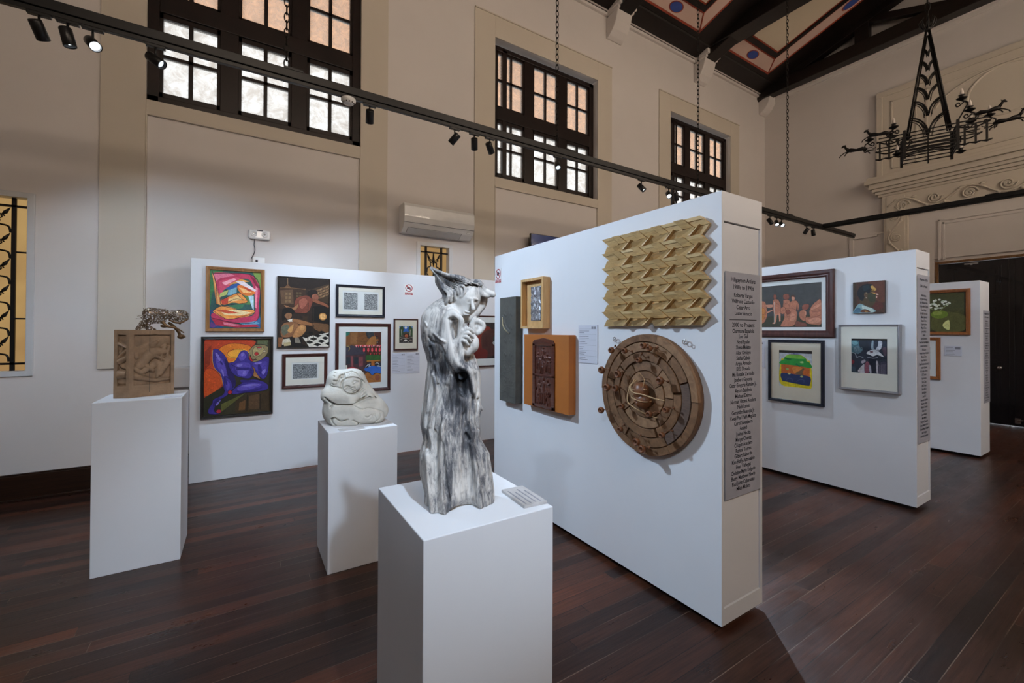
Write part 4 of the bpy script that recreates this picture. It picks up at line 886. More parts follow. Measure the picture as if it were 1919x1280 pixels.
pts = [(-.36, .30)]
for i in range(rows): pts += [(-.34, .305 - i * rh), (-.33, .305 - i * rh - rh * .5)]
MB().box(-.34, .30, -.014, 0, -.285, .29).build('backing_board', M['zig'], r)
# ---- round disc with seed pods
r = hang('wooden_disc', PX, 'X', 1.842, 1.226, 'large round brown wooden disc with concentric rings and seed pods', 'wall sculpture', G1)
R = .378
def ring(mb, r0, r1, a0, a1, d0, d1, mi, n=None):
    n = n or max(2, int(abs(a1 - a0) / 6)); o = []
    for k in range(n + 1):
        t = math.radians(a0 + (a1 - a0) * k / n); c, s = math.cos(t), math.sin(t)
        o.append([mb.bm.verts.new(p) for p in ((r0*c, 0, r0*s), (r0*c, -d0 + .002, r0*s), (r0*c + .002*c, -d0, r0*s + .002*s), (r1*c - .002*c, -d1, r1*s - .002*s), (r1*c, -d1 + .003, r1*s), (r1*c, 0, r1*s))])
    for A, B in zip(o, o[1:]):
        for q in range(6):
            f = mb.bm.faces.new((A[q], A[(q+1) % 6], B[(q+1) % 6], B[q])); f.material_index = mi
    mb.bm.faces.new(o[0][::-1]).material_index = mi; mb.bm.faces.new(o[-1]).material_index = mi
rnd = random.Random(11)
mb = MB(); mb.lathe([(R - .02, 0), (R, -.004), (R, -.030), (R - .008, -.034), (.02, -.034)], 72, (0, 0, 0), 'y')
mb.build('base_disc', M['disc1'], r)
for (r0, r1, segs, dd) in ((.332, .376, [(0, 75), (75, 180), (180, 300), (300, 360)], .055), (.270, .327, [(20, 50), (52, 128), (130, 165), (167, 240), (242, 300), (302, 378)], .050), (.215, .265, [(10, 60), (64, 140), (143, 205), (208, 290), (294, 366)], .054), (.150, .210, [(0, 50), (53, 120), (122, 215), (218, 300), (304, 358)], .048), (.085, .145, [(30, 110), (112, 215), (220, 290), (292, 388)], .052), (0.012, .080, [(0, 359.9)], .046)):
    mb = MB()
    for k, (a, b) in enumerate(segs):
        e = rnd.uniform(-.004, .004); ring(mb, r0, r1, a, b, dd + e, dd + e + rnd.uniform(-.004, .003), rnd.choice([0, 0, 1, 2]))
    mb.build('ring', [M['disc1'], M['disc2'], M['disc3']], r)
mb = MB(); mb.ball((.0, -.085, .02), (.055, .045, .062)); mb.ball((.012, -.082, -.035), (.060, .046, .055)); mb.ball((.0, -.118, -.052), (.016, .010, .016)); mb.ball((.0, -.108, .04), (.014, .014, .014))
mb.build('seed_nut', M['pod'], r)
mb = MB()
mb.tube(spline([(-.07, -.06, .09), (-.095, -.09, .02), (-.075, -.12, -.05), (0, -.125, -.085), (.06, -.08, -.12), (.10, -.055, -.13)], 8), .0035, 6)
mb.tube(spline([(-.08, -.06, .07), (-.08, -.10, .04), (-.02, -.13, .015), (.05, -.125, .010), (.13, -.11, -.005), (.185, -.095, -.010)], 8), .0045, 6)
mb.tube(spline([(-.06, -.06, .085), (-.06, -.11, .05), (-.03, -.125, .03), (.06, -.10, .04)], 8), .003, 6)
mb.tube(spline([(-.08, -.06, -.01), (-.03, -.13, -.02), (.05, -.12, -.035), (.07, -.07, -.03)], 8), .003, 6)
mb.tube(spline([(-.03, -.07, .11), (.0, -.10, .135), (.03, -.09, .10), (.035, -.11, .05)], 8), .002, 5)
mb.build('twine', M['twine'], r)
for k, (px, pz) in enumerate([(-.245, .285), (-.10, .255), (.025, .30), (-.30, .125), (-.185, .115), (.175, .09), (-.285, .01), (-.20, .015), (-.155, -.08), (.215, -.06), (.115, -.10), (-.30, -.155), (.205, -.19), (-.165, -.225), (-.03, -.265), (.04, -.325), (-.02, .245), (.10, .285)]):
    px *= 1.0; rr = .016 + rnd.uniform(.002, .011); m = MB(); dx, dz = rnd.uniform(-.03, .03), rnd.uniform(-.02, .03)
    m.tube(spline([(px, -.045, pz), (px - dx * .4, -.075, pz - dz * .3 + .01), (px - dx, -.10, pz - dz)], 5), .0028, 6)
    m.lathe([(.003, -.094), (rr * .8, -.100), (rr, -.112), (rr * .9, -.122), (rr * .72, -.128), (rr * .55, -.126), (rr * .42, -.112)], 10, (px - dx, 0, pz - dz), 'y')
    m.tube([(px - dx * .4, -.075, pz - dz * .3 + .01), (px + .025, -.085, pz + .012)], [.003, .0015], 5); m.ball((px + .028, -.087, pz + .014), .008, sub=1)
    m.build('seed_pod', M['pod'], r)
for (sx, sz) in ((-.29, .34), (.265, .335)):
    MB().tube(arc((sx, -.02, sz), .014, 0, 330, 12), .0028, 6).tube(arc((sx + .016, -.03, sz - .006), .010, 60, 400, 10), .0024, 6).build('hanging_hook', M['chrome'], r)
# ---- name sheets
names1 = ['Roberto Vargas', 'Wilfredo Custodio', 'Cezar Arro', 'Lester Amacio']
names2 = ['Charmane Española', 'Leo Gali', 'Noel Epalan', 'Shiela Molato', 'Alex Ordoyo', 'Sasha Cabais', 'Argie Arevalo', 'El S. Dosado', 'Ma Rosalie Zerrudo', 'Joebert Gayoma', 'Cezar Gregorio Ramales Jr.', 'Aeson Baldevia', 'Michael Delmo', 'Norman Vincent Acedera', 'Nick Lanes', 'Gerundio Buendia Jr.', 'Kwesi Pearl Faith Magdato', 'Carol Salvatierra', 'Animô', 'Jovito Hecita', 'Marge Chavez', 'Crispin Acedera', 'Ronsal Torres', 'Gilbert Labordo', 'Kim Raffy Astrolabio', 'Evan Veñegas', 'Christine Marie Delgado', 'Barry Matthew Navio', 'Paul John Cabanatan', 'Miko Moleta']
def name_sheet(xc, y, z0, z1, w, label, lines, head):
    r = empty('name_sheet', (xc, y, (z0 + z1) / 2)); tag(r, label, 'sign', 'name lists on the wall ends'); H = z1 - z0
    MB().box(-w/2, w/2, -.0015, 0, -H/2, H/2).build('sheet', M['paper2'], r)
    t = MB(); z = H / 2 - .053
    for s, size, gap, sx in lines:
        if s == '-': t.box(-w * .38, w * .38, -.0022, -.0016, z + .008, z + .012)
        else: text_mesh(t, s, 0, z, size, -.0020, sx=sx)
        z -= gap
    t.build('lettering', M['ink'], r, fix=False)
L = [('Hiligaynon Artists', .036, .040, .95), ('1980s to 1990s', .036, .044, .95)] + [(n, .032, .0335, .92) for n in names1[:3]] + [(names1[3], .032, .036, .92), ('-', 0, .030, 1), ('2000 to Present', .036, .033, .95)]
L += [(n, .031, .0302, .88 if len(n) < 22 else .78) for n in names2]
name_sheet(2.390, 1.3625, .706, 1.951, .352, 'grey sheet of Hiligaynon artists names on the end of the central display wall', L, None)
rn = random.Random(4)
L = [('Hiligaynon Artists', .034, .062, .9), ('2000 to Present', .034, .085, .9)]
alln = names2[::-1] + names1
L += [(alln[i % len(alln)], .030, .0334, .8) for i in range(40)]
name_sheet(5.370, 1.3575, .602, 2.155, .33, 'long grey sheet of names on the end of the wall with the profile portrait', L, None)
L = [('Hiligaynon Artists', .032, .045, .9), ('2000 to Present', .032, .050, .9)] + [(alln[(i * 7) % len(alln)], .028, .0325, .8) for i in range(33)]
name_sheet(8.325, 1.4865, .70, 1.915, .32, 'grey sheet of names on the end of the short wall near the black door', L, None)
# ================================================================ ART ON THE SECOND AND THIRD WALLS
P2 = 5.1755; G2 = 'art on the wall with the profile portrait'
r = hang('framed_painting', P2, 'X', 2.445, 1.920, 'wide maroon-framed painting of terracotta figures on dark grey', 'painting', G2)
frame_parts(r, .916, .712, .075, .035, M['maroon_frame'], matb=M['matw'], win=(.676, .476), wincx=.003, wincz=-.008)
tc = '#b4745a'; tl = '#cc8d72'; td = '#8a5040'
sh = [('p','#3c3d2e',[(-25,860),(1105,860),(1105,1055),(-25,1055)]),('s',tc,[(-25,600),(60,560),(140,580),(170,700),(180,830),(130,960),(60,1000),(-25,960)]),('s','#c07a3c',[(-10,700),(100,690),(150,760),(120,900),(40,930)]),('s',tl,[(150,640),(230,630),(290,640),(280,680),(200,690)],0),('s',tl,[(180,770),(260,735),(275,750),(190,790)],0),
    ('s',td,[(300,450),(345,455),(355,500),(330,540),(300,520)]),('s',tc,[(300,540),(370,540),(410,600),(430,690),(420,820),(320,830),(285,700),(285,600)]),('p',tl,[(325,810),(360,820),(345,960),(310,985)]),('p',tl,[(390,810),(425,810),(425,950),(400,960)]),('s',tl,[(285,980),(330,970),(325,1000),(280,998)],0),('l','#c8c0b0',[(310,580),(312,1000)],9),
    ('s',td,[(470,470),(520,445),(570,460),(575,530),(545,550),(485,540)]),('s',tc,[(480,560),(570,560),(600,640),(600,720),(520,720),(470,690),(475,600)]),('s','#5a3a30',[(605,490),(650,475),(680,500),(670,540),(620,530)]),('s',tl,[(620,510),(670,520),(665,575),(635,580)],0),('s',tc,[(590,610),(650,580),(710,590),(745,670),(725,770),(710,660),(690,760),(600,740)]),
    ('s',tc,[(500,740),(600,720),(690,750),(710,850),(690,980),(620,1050),(430,1050),(490,900)]),('s',tl,[(600,830),(660,820),(690,890),(640,960),(590,930)],0),('s',td,[(520,760),(570,740),(600,800),(540,830)]),('s',tc,[(440,700),(500,690),(510,790),(450,820),(425,770)]),
    ('s',td,[(800,680),(850,650),(910,665),(900,730),(850,760),(800,740)]),('s',tc,[(760,780),(820,755),(860,800),(860,910),(900,940),(830,960),(765,910),(750,840)]),('s',tl,[(840,760),(865,800),(860,850),(845,840)],0),
    ('s',tc,[(960,680),(1020,620),(1100,600),(1105,1000),(980,1020),(870,990),(850,900),(920,880),(915,780)]),('s',tl,[(950,730),(1090,650),(1090,690),(960,760)],0),('s',tl,[(900,940),(1000,900),(1090,920),(1080,980),(950,1000)],0),('l',td,[(870,880),(980,890),(1090,860)],8),('s','#7a4a3c',[(700,960),(780,975),(860,1000),(860,1050),(690,1050)]),
    ('l',td,[(500,620),(560,640),(590,700)],6),('l',td,[(520,850),(600,880),(680,860)],7),('l',td,[(340,600),(410,650)],6),('l',td,[(960,800),(1050,790),(1100,760)],7),('l',td,[(50,800),(110,820),(150,780)],7)]
artwork(r, 'picture', .676, .476, -.010, '#474746', sh, (-25, 265, 1105, 1055), detail=900, outline=('#3a2620', .0016), jit=.25)
r = hang('framed_print', P2, 'X', 2.362, 1.184, 'black-framed print of green, orange and blue bands headed COMBAT', 'framed print', G2)
frame_parts(r, .566, .698, .032, .030, M['navy_frame'], matb=M['matk'], win=(.335, .405), wincx=.0, wincz=.03)
sh = [('s','#e3cf28',[(330,480),(380,455),(375,440),(450,375),(560,365),(680,378),(750,430),(770,450),(765,470),(815,500),(820,950),(330,910)]),
    ('s','#33a047',[(335,485),(385,460),(380,440),(455,380),(560,370),(670,382),(745,430),(755,470),(805,500),(808,590),(335,550)]),('s','#7cc04a',[(400,420),(460,385),(560,375),(660,385),(730,430),(560,440)]),('s','#1f6a3a',[(385,435),(460,440),(510,450),(470,470),(420,455)]),('s','#b8d88c',[(645,490),(700,480),(700,510),(660,508)]),
    ('p','#c86a34',[(335,548),(600,560),(806,588),(806,735),(335,705)]),('s','#de8c44',[(520,600),(640,580),(690,610),(620,650),(560,690)]),('s','#7c6248',[(570,700),(640,650),(700,600),(720,610),(690,680),(700,725)]),('e','#9ac070',(440,630,26,18)),('s','#1c7a4c',[(580,540),(600,515),(625,545),(700,550),(640,575)]),
    ('s','#2d3c68',[(342,708),(600,715),(808,738),(808,860),(780,890),(600,875),(400,850),(348,830)]),('e','#c0c890',(470,708,26,12)),('e','#c8cc80',(678,742,24,16)),('l','#5a6a90',[(420,830),(460,790),(530,800),(520,845)],5),('l','#5a6a90',[(590,840),(640,800),(710,800),(715,850)],5),('l','#3a4a70',[(480,830),(650,850)],5),
    ('l','#8c8420',[(370,885),(470,890)],4),('l','#8c8420',[(720,925),(775,928)],4),('l','#4c4810',[(577,885),(577,930)],4)]
artwork(r, 'picture', .335, .405, -.010, '#c4cad0', sh, (300, 345, 845, 985))
t = MB(); text_mesh(t, 'COMBAT', -.005, .188, .026, -.0145, sx=1.15); o = t.build('lettering', plain('print_blue', (0.10, 0.12, 0.35)), r, fix=False)
r = hang('canvas_portrait', P2, 'X', 1.699, 1.962, 'small unframed portrait of a dark-haired man in profile', 'painting', G2)
MB().box(-.1255, .1255, -.030, 0, -.154, .154).build('stretcher', M['dark_frame'], r, bevel=.002)
artwork(r, 'canvas', .2505, .307, -.0305, '#4a2c20', [('s','#5c3424',[(700,160),(1215,160),(1215,800),(900,700)]),('p','#3a2a1a',[(190,180),(300,180),(320,1140),(190,1140)]),('s','#5a2a20',[(850,850),(1100,820),(1150,1000),(900,1050)]),
    ('s','#4c3c26',[(450,600),(700,450),(900,400),(950,520),(940,700),(900,850),(760,960),(600,930),(430,800)]),('s','#3a3a26',[(700,560),(900,560),(935,700),(880,800),(720,760)]),
    ('s','#171a1e',[(340,560),(345,450),(420,320),(560,250),(700,235),(820,262),(790,330),(770,430),(740,520),(700,530),(620,480),(560,530),(570,640),(520,745),(450,740),(380,640)]),('s','#1c2c34',[(520,300),(700,270),(740,380),(620,440),(540,420)]),
    ('s','#c89c50',[(770,330),(830,295),(900,360),(955,420),(900,465),(850,440),(800,380)]),('s','#8c6428',[(800,440),(860,420),(900,460),(850,480)]),('s','#c49048',[(800,500),(900,520),(935,545),(900,560),(830,530)]),('s','#d8b49c',[(935,530),(990,560),(1025,590),(970,595),(945,570)]),('s','#c89c88',[(935,660),(960,630),(985,640),(965,690)]),('s','#6a3024',[(900,480),(960,500),(990,550),(930,540)]),
    ('s','#5f4630',[(560,580),(600,500),(660,500),(670,590),(620,660)]),('e','#d8c0a8',(630,665,14,16)),('e','#a89878',(635,515,18,14)),
    ('s','#7fa0a4',[(220,1050),(380,850),(500,860),(700,960),(820,990),(910,1110),(230,1130)]),('s','#b8c8c0',[(500,900),(620,930),(820,1000),(880,1110),(740,1115),(640,1020),(500,1010)]),('s','#4a6c80',[(230,1060),(350,960),(440,1000),(430,1110),(230,1120)]),('s','#5c3420',[(450,1110),(500,1030),(600,1015),(720,1060),(750,1115)]),('s','#a87840',[(580,1060),(640,1070),(690,1110),(600,1110)])], (190, 160, 1215, 1140), detail=500, jit=.25)
r = hang('framed_print', P2, 'X', 1.701, 1.373, 'silver-framed print of blue-grey feet in shoes with a wide cream border', 'framed print', G2)
frame_parts(r, .484, .648, .020, .055, M['silver_frame'], lip=.034, matb=M['mat'], win=(.282, .335), wincx=.005, wincz=.018)
sh = [('s','#44707a',[(243,330),(380,320),(400,420),(330,520),(250,540)]),('s','#6a98a0',[(250,340),(330,320),(390,360),(300,400)]),('s','#5c7c88',[(300,430),(420,400),(460,480),(370,560),(290,500)]),('s','#26303c',[(400,330),(520,330),(560,420),(480,480),(410,430)]),('s','#8fa4b0',[(620,310),(650,310),(650,440),(690,470),(640,480),(600,430)]),('s','#c0c4cc',[(735,310),(795,330),(780,440),(740,480),(680,470),(720,400)]),('s','#5a4a58',[(800,440),(860,420),(866,560),(820,560)]),
    ('s','#d0d4d8',[(520,540),(580,485),(650,470),(700,480),(740,500),(830,600),(760,610),(720,560),(640,590),(590,570)]),('e','#7a5a64',(612,510,28,16)),('s','#222c3a',[(560,560),(640,590),(730,570),(860,620),(700,640),(540,600)]),('l','#b8c0c8',[(530,605),(640,625),(720,605)],10),('l','#a8b4bc',[(250,530),(320,550),(350,620),(400,600),(470,620)],14),
    ('s','#7a2c38',[(245,660),(310,690),(290,740),(245,740)]),('s','#a8a4b0',[(430,690),(490,650),(510,690),(450,730)]),('s','#c0bcc0',[(370,860),(430,780),(490,740),(490,905),(400,890)]),('s','#8a5060',[(490,760),(530,680),(560,700),(590,760),(560,890),(500,905)]),('s','#b0b0bc',[(560,760),(600,760),(620,850),(590,915)]),('s','#1c2434',[(570,640),(700,650),(710,760),(630,900),(600,760)]),('s','#b8b4bc',[(690,680),(730,700),(735,910),(700,900)]),('s','#3c3c50',[(740,720),(866,680),(866,930),(745,920)])]
for i in range(7): sh.append(('l','#8a8494',[(745 + i * 17, 740 - i * 5), (750 + i * 16, 920)], 4)); sh.append(('l','#90a8b0',[(300 + i * 22, 430 + (i % 3) * 30), (320 + i * 22, 450 + (i % 3) * 26), (305 + i * 24, 480 + (i % 2) * 20)], 5)); sh.append(('l','#50788a',[(250, 790 + i * 14), (330, 800 + i * 12)], 4))
artwork(r, 'picture', .282, .335, -.031, '#2c3544', sh, (243, 310, 870, 930), detail=1400, outline=('#141a26', .003), jit=.6)
text_label(P2, 'X', 2.79, 1.358, .19, .30, 'white text sheet left of the black-framed COMBAT print', 14, .006)
P3 = 8.0275; G3 = 'art on the short wall near the door'
r = hang('framed_painting', P3, 'X', 1.86, 1.896, 'orange-brown framed still life of white flowers in a green bowl', 'painting', G3)
frame_parts(r, .576, .610, .042, .03, M['orange_frame'], glass=False)
sh = [('p','#26261c',[(90,285),(352,285),(352,515),(90,515)]),('p','#4a4a2a',[(100,292),(342,290),(342,505),(100,508)]),('s','#5c5c34',[(200,400),(342,420),(342,505),(180,505)]),('s','#3a3a20',[(100,292),(150,292),(150,505),(100,505)]),('e','#6f8430',(215,412,46,24)),('e','#8c9c48',(205,405,26,12)),('s','#d8d890',[(266,448),(245,455),(232,475),(245,495),(267,500)])]
rf = random.Random(2)
for i in range(34):
    a, q = rf.uniform(0, 6.28), rf.random() ** .5; sh.append(('e', rf.choice(['#d8dcc8','#c4ccb0','#e8e8dc']), (200 + 68 * q * math.cos(a), 352 + 28 * q * math.sin(a), rf.uniform(5, 9), rf.uniform(4, 7))))
sh += [('l','#8c9a60',[(150,370),(200,390),(215,400)],3),('l','#8c9a60',[(265,350),(230,380),(215,400)],3)]
artwork(r, 'canvas', .500, .534, -.012, '#3c3c26', sh, (85, 285, 352, 515), detail=300, jit=.2)
r = hang('framed_print', P3, 'X', 2.06, 1.268, 'orange-brown frame with a pale picture below the flower painting', 'framed print', G3)
frame_parts(r, .406, .575, .042, .03, M['orange_frame'], matb=M['matw'], win=(.20, .30)); sheet(r, 'picture', .20, .30, -.010, M['print2'])
r = hang('wall_label', P3, 'X', 1.738, 1.378, 'small white text card beside the lower orange-brown frame', 'label')
MB().box(-.083, .083, -.005, 0, -.066, .066).build('card', M['paper'], r)
m = MB(); 
for i in range(6): m.box(-.07, .0 + .01 * (i % 3), -.0056, -.005, .045 - i * .018, .041 - i * .018)
m.box(.02, .07, -.0056, -.005, .05, .02); m.build('lettering', M['greyink'], r)
# ================================================================ PEDESTALS
def pedestal(x0, x1, y0, y1, h, label):
    r = MB().box(-(x1-x0)/2, (x1-x0)/2, -(y1-y0)/2, (y1-y0)/2, 0, h).build('pedestal', M['pedestal'], None, bevel=.003)
    r.location = ((x0 + x1) / 2, (y0 + y1) / 2, 0); return tag(r, label, 'pedestal', 'white sculpture pedestals')
pedestal(.454, .934, 1.215, 1.715, 1.000, 'white pedestal closest to the camera, under the tall mother sculpture')
pedestal(-.836, -.368, 3.815, 4.262, 1.139, 'tall white pedestal on the left under the clay relief block')
pedestal(.481, .944, 3.062, 3.535, .936, 'shorter white pedestal under the rounded cream stone sculpture')
# ================================================================ SCULPTURES (implicit surfaces turned into meshes)
def surfnet(F, org, h):
    s = F < 0; nx, ny, nz = F.shape; acc = np.zeros((nx-1, ny-1, nz-1, 3), np.float32); cnt = np.zeros((nx-1, ny-1, nz-1), np.float32)
    def edges(ax):
        A = [slice(None)] * 3; B = [slice(None)] * 3; A[ax] = slice(0, -1); B[ax] = slice(1, None)
        fa, fb = F[tuple(A)], F[tuple(B)]; ch = (fa < 0) != (fb < 0); idx = np.argwhere(ch); a = fa[ch]; b = fb[ch]; t = a / (a - b)
        pos = idx.astype(np.float32); pos[:, ax] += t; return idx, pos, a < 0
    quads = []; E3 = [edges(a) for a in range(3)]
    for ax in range(3):
        idx, pos, neg = E3[ax]; o1, o2 = [(1, 2), (2, 0), (0, 1)][ax]
        for d1 in (0, 1):
            for d2 in (0, 1):
                c = idx.copy(); c[:, o1] -= d1; c[:, o2] -= d2
                ok = (c[:, 0] >= 0) & (c[:, 1] >= 0) & (c[:, 2] >= 0) & (c[:, 0] < nx-1) & (c[:, 1] < ny-1) & (c[:, 2] < nz-1)
                c = c[ok]; np.add.at(acc, (c[:, 0], c[:, 1], c[:, 2]), pos[ok]); np.add.at(cnt, (c[:, 0], c[:, 1], c[:, 2]), 1)
    used = cnt > 0; ids = -np.ones(cnt.shape, int); ids[used] = np.arange(used.sum()); V = acc[used] / cnt[used][:, None]
    V = V * h + np.array(org)
    for ax in range(3):
        idx, pos, neg = E3[ax]; o1, o2 = [(1, 2), (2, 0), (0, 1)][ax]
        ok = (idx[:, o1] > 0) & (idx[:, o2] > 0) & (idx[:, o1] < F.shape[o1] - 1) & (idx[:, o2] < F.shape[o2] - 1); I = idx[ok]; N = neg[ok]
        c = []
        for d1, d2 in ((1, 1), (0, 1), (0, 0), (1, 0)):
            q = I.copy(); q[:, o1] -= d1; q[:, o2] -= d2; c.append(ids[q[:, 0], q[:, 1], q[:, 2]])
        Q = np.stack(c, 1); Q[~N] = Q[~N][:, ::-1]; quads.append(Q)
    Q = np.concatenate(quads); Q = Q[(Q >= 0).all(1)]
    return V, Q
def smin(a, b, k): h = np.clip(.5 + .5 * (b - a) / k, 0, 1); return b * (1 - h) + a * h - k * h * (1 - h)
def smax(a, b, k): return -smin(-a, -b, k)
class Field:
    def __init__(s, lo, hi, h):
        s.lo, s.h = np.array(lo, float), h; ax = [np.arange(l, u + h, h) for l, u in zip(lo, hi)]
        s.ax = [a.astype(np.float32) for a in ax]; s.shape = tuple(len(a) for a in ax); s.F = None
        s.X = s.ax[0][:, None, None]; s.Y = s.ax[1][None, :, None]; s.Z = s.ax[2][None, None, :]
    def sub(s, c0, c1, r):                          # grid window around a shape
        out = []
        for a in range(3):
            lo = min(c0[a], c1[a]) - r; hi = max(c0[a], c1[a]) + r; i0 = int(max(0, (lo - s.lo[a]) / s.h)); i1 = int(min(s.shape[a], (hi - s.lo[a]) / s.h + 2)); out.append(slice(i0, max(i1, i0 + 1)))
        return tuple(out)
    def cap(s, a, b, r0, r1=None, k=.01, op='add', depth=None):
        r1 = r0 if r1 is None else r1; W = s.sub(a, b, max(r0, r1) + k * 1.6 + s.h * 3)
        X, Y, Z = s.ax[0][W[0]][:, None, None], s.ax[1][W[1]][None, :, None], s.ax[2][W[2]][None, None, :]
        d = np.array(b, float) - np.array(a, float); L = float((d * d).sum()) + 1e-12
        t = np.clip(((X - a[0]) * d[0] + (Y - a[1]) * d[1] + (Z - a[2]) * d[2]) / L, 0, 1)
        D = np.sqrt((X - a[0] - t * d[0]) ** 2 + (Y - a[1] - t * d[1]) ** 2 + (Z - a[2] - t * d[2]) ** 2) - (r0 + (r1 - r0) * t)
        s.F[W] = smin(s.F[W], D, k) if op == 'add' else smax(s.F[W], -D, k)
    def path(s, pts, r, k=.008, op='add', n=4):
        P = spline(pts, n); m = len(P)
        rr = (lambda i: r[0] + (r[1] - r[0]) * i / (m - 1)) if isinstance(r, tuple) else (lambda i: r)
        for i in range(m - 1): s.cap(P[i], P[i+1], rr(i), rr(i+1), k, op)
    def ell(s, c, r, k=.01, op='add', rot=(0, 0, 0)):
        R = max(r) + k * 1.6 + s.h * 3; W = s.sub(c, c, R)
        X, Y, Z = s.ax[0][W[0]][:, None, None] - c[0], s.ax[1][W[1]][None, :, None] - c[1], s.ax[2][W[2]][None, None, :] - c[2]
        m = Euler(rot).to_matrix().transposed()
        u = m[0][0]*X + m[0][1]*Y + m[0][2]*Z; v = m[1][0]*X + m[1][1]*Y + m[1][2]*Z; w_ = m[2][0]*X + m[2][1]*Y + m[2][2]*Z
        q = np.sqrt((u/r[0])**2 + (v/r[1])**2 + (w_/r[2])**2); g = np.sqrt((u/r[0]**2)**2 + (v/r[1]**2)**2 + (w_/r[2]**2)**2) + 1e-9
        D = q * (q - 1) / g
        s.F[W] = smin(s.F[W], D, k) if op == 'add' else smax(s.F[W], -D, k)
    def carve(s, pts, width, depth, n=4):           # groove (depth>0) or ridge (<0) pressed along y into the front
        P = spline(pts, n) if len(pts) > 2 else pts; XX, ZZ = np.meshgrid(s.ax[0], s.ax[2], indexing='ij')
        g = depth * np.exp(-(line2(XX, ZZ, P) / width) ** 2); s.F += g[:, None, :].astype(np.float32) * s.front
    def mesh(s, name, mat, parent, colf=None):
        V, Q = surfnet(s.F, s.lo, s.h); me = bpy.data.meshes.new(name); me.from_pydata(V.tolist(), [], Q.tolist()); me.validate()
        me.polygons.foreach_set('use_smooth', [True] * len(me.polygons))
        if colf is not None:
            a = me.color_attributes.new('Col', 'FLOAT_COLOR', 'POINT'); c = np.ones((len(me.vertices), 4), np.float32); v = np.zeros(len(me.vertices) * 3, np.float32)
            me.vertices.foreach_get('co', v); v = v.reshape(-1, 3); c[:, :3] = np.clip(colf(v), 0, 1)[:, None]; a.data.foreach_set('color', c.ravel())
        me.materials.append(mat); o = bpy.data.objects.new(name, me); link(o, parent); return o
# ---------------------------------------------------------------- tall mother and child sculpture
def U(px, py, y=0.0): return ((px - 862) / 503.4, y, (932 - py) / 503.4)
fd = Field((-.185, -.19, -.004), (.165, .14, .885), .0028)
zz = fd.ax[2]
lefts = [(934, 800), (915, 800.7), (882, 792.4), (845, 791.4), (820, 797.6), (793, 791.4), (762, 793.5), (730, 797), (705, 798.9), (678, 801.6), (662, 797), (648, 790.8), (630, 788), (612, 788), (594, 794.4), (576, 805), (563, 818), (553, 834)]
rights = [(934, 919.5), (923, 920.8), (876, 917.7), (841, 913.6), (812, 898), (778, 889), (764, 896), (741, 892), (702, 896), (679, 892), (657, 886), (639, 882), (624, 876), (608, 868), (594, 866), (576, 862), (563, 856), (553, 850)]
hz = [(932 - p[0]) / 503.4 for p in lefts]
Lf = np.interp(zz, hz, [(p[1] - 862) / 503.4 for p in lefts]); Rt = np.interp(zz, hz, [(p[1] - 862) / 503.4 for p in rights])
Dp = np.interp(zz, [0, .08, .25, .35, .5, .62, .70, .75], [.100, .095, .088, .080, .082, .088, .070, .040])
Cy = np.interp(zz, [0, .1, .3, .6, .75], [-.035, -.025, -.01, 0, .0])
cx = (Lf + Rt) / 2; ax_ = (Rt - Lf) / 2
q = np.sqrt(((fd.X - cx) / ax_) ** 2 + ((fd.Y - Cy) / Dp) ** 2); F = (q - 1) * np.minimum(ax_, Dp)
ang = np.arctan2((fd.Y - Cy) / Dp, (fd.X - cx) / ax_)
sk = np.clip((.46 - fd.Z) / .1, 0, 1)
F = F + sk * (.0035 * np.sin(ang * 9 + fd.Z * 6) + .0022 * np.sin(ang * 23 + 2 * np.sin(fd.Z * 9)) + .0012 * np.sin(ang * 51 + fd.Z * 14))
F = F + (1 - sk) * (.0018 * np.sin(fd.X * 60 + fd.Z * 35) * np.sin(fd.Z * 48 - fd.X * 20 + fd.Y * 30))
fd.F = smax(F, (fd.Z - .745) * .9, .02).astype(np.float32); fd.F = np.broadcast_to(fd.F, fd.shape).copy()
fd.front = np.clip((-fd.Y + .01) / .03, 0, 1).astype(np.float32)
# skirt feet: corner ridge near-left, right corner, arch between
fd.cap((-.068, -.118, .002), (-.098, -.070, .17), .026, .020, .03); fd.cap((.090, -.055, .005), (.074, -.02, .15), .024, .012, .035)
fd.ell((.022, -.150, -.010), (.062, .080, .040), .015, 'sub'); fd.ell((.03, -.13, .10), (.035, .035, .12), .03, 'sub')
# drapery ridges (local x, z)
for pts, wdt, dep in (([(813, 700), (818, 720), (818, 741), (812, 765), (808, 790)], .0048, -.009), ([(847, 700), (846, 720), (842, 742), (832, 768), (829, 800), (828, 850), (832, 900), (838, 940)], .006, -.010),
    ([(858, 760), (856, 800), (860, 850), (866, 900)], .009, -.005), ([(880, 780), (884, 830), (892, 880), (896, 930)], .009, -.007), ([(803, 840), (806, 880), (812, 930)], .008, -.006),
    ([(838, 720), (836, 760), (822, 800), (820, 860), (824, 930)], .009, .011), ([(868, 770), (872, 820), (882, 870), (884, 920)], .009, .008), ([(806, 770), (802, 800), (806, 830)], .007, .007), ([(872, 805), (878, 815)], .005, .014)):
    fd.carve([((a - 862) / 503.4, (932 - b) / 503.4) for a, b in pts], wdt, dep)
# big hollow under the cloak and the hollow beside the child
fd.ell(U(866, 706, -.085), (.024, .060, .052), .012, 'sub', (0, math.radians(-10), 0)); fd.ell(U(866, 728, -.085), (.014, .035, .026), .016, 'sub', (0, math.radians(-30), 0))
fd.ell(U(878, 672, -.10), (.020, .050, .028), .010, 'sub', (0, math.radians(-20), 0))
fd.ell(U(826, 690, -.095), (.020, .030, .045), .03, 'sub'); fd.ell(U(832, 740, -.10), (.018, .03, .05), .03, 'sub')
fd.cap(U(881, 700, -.03), U(880, 800, -.03), .030, .034, .03)
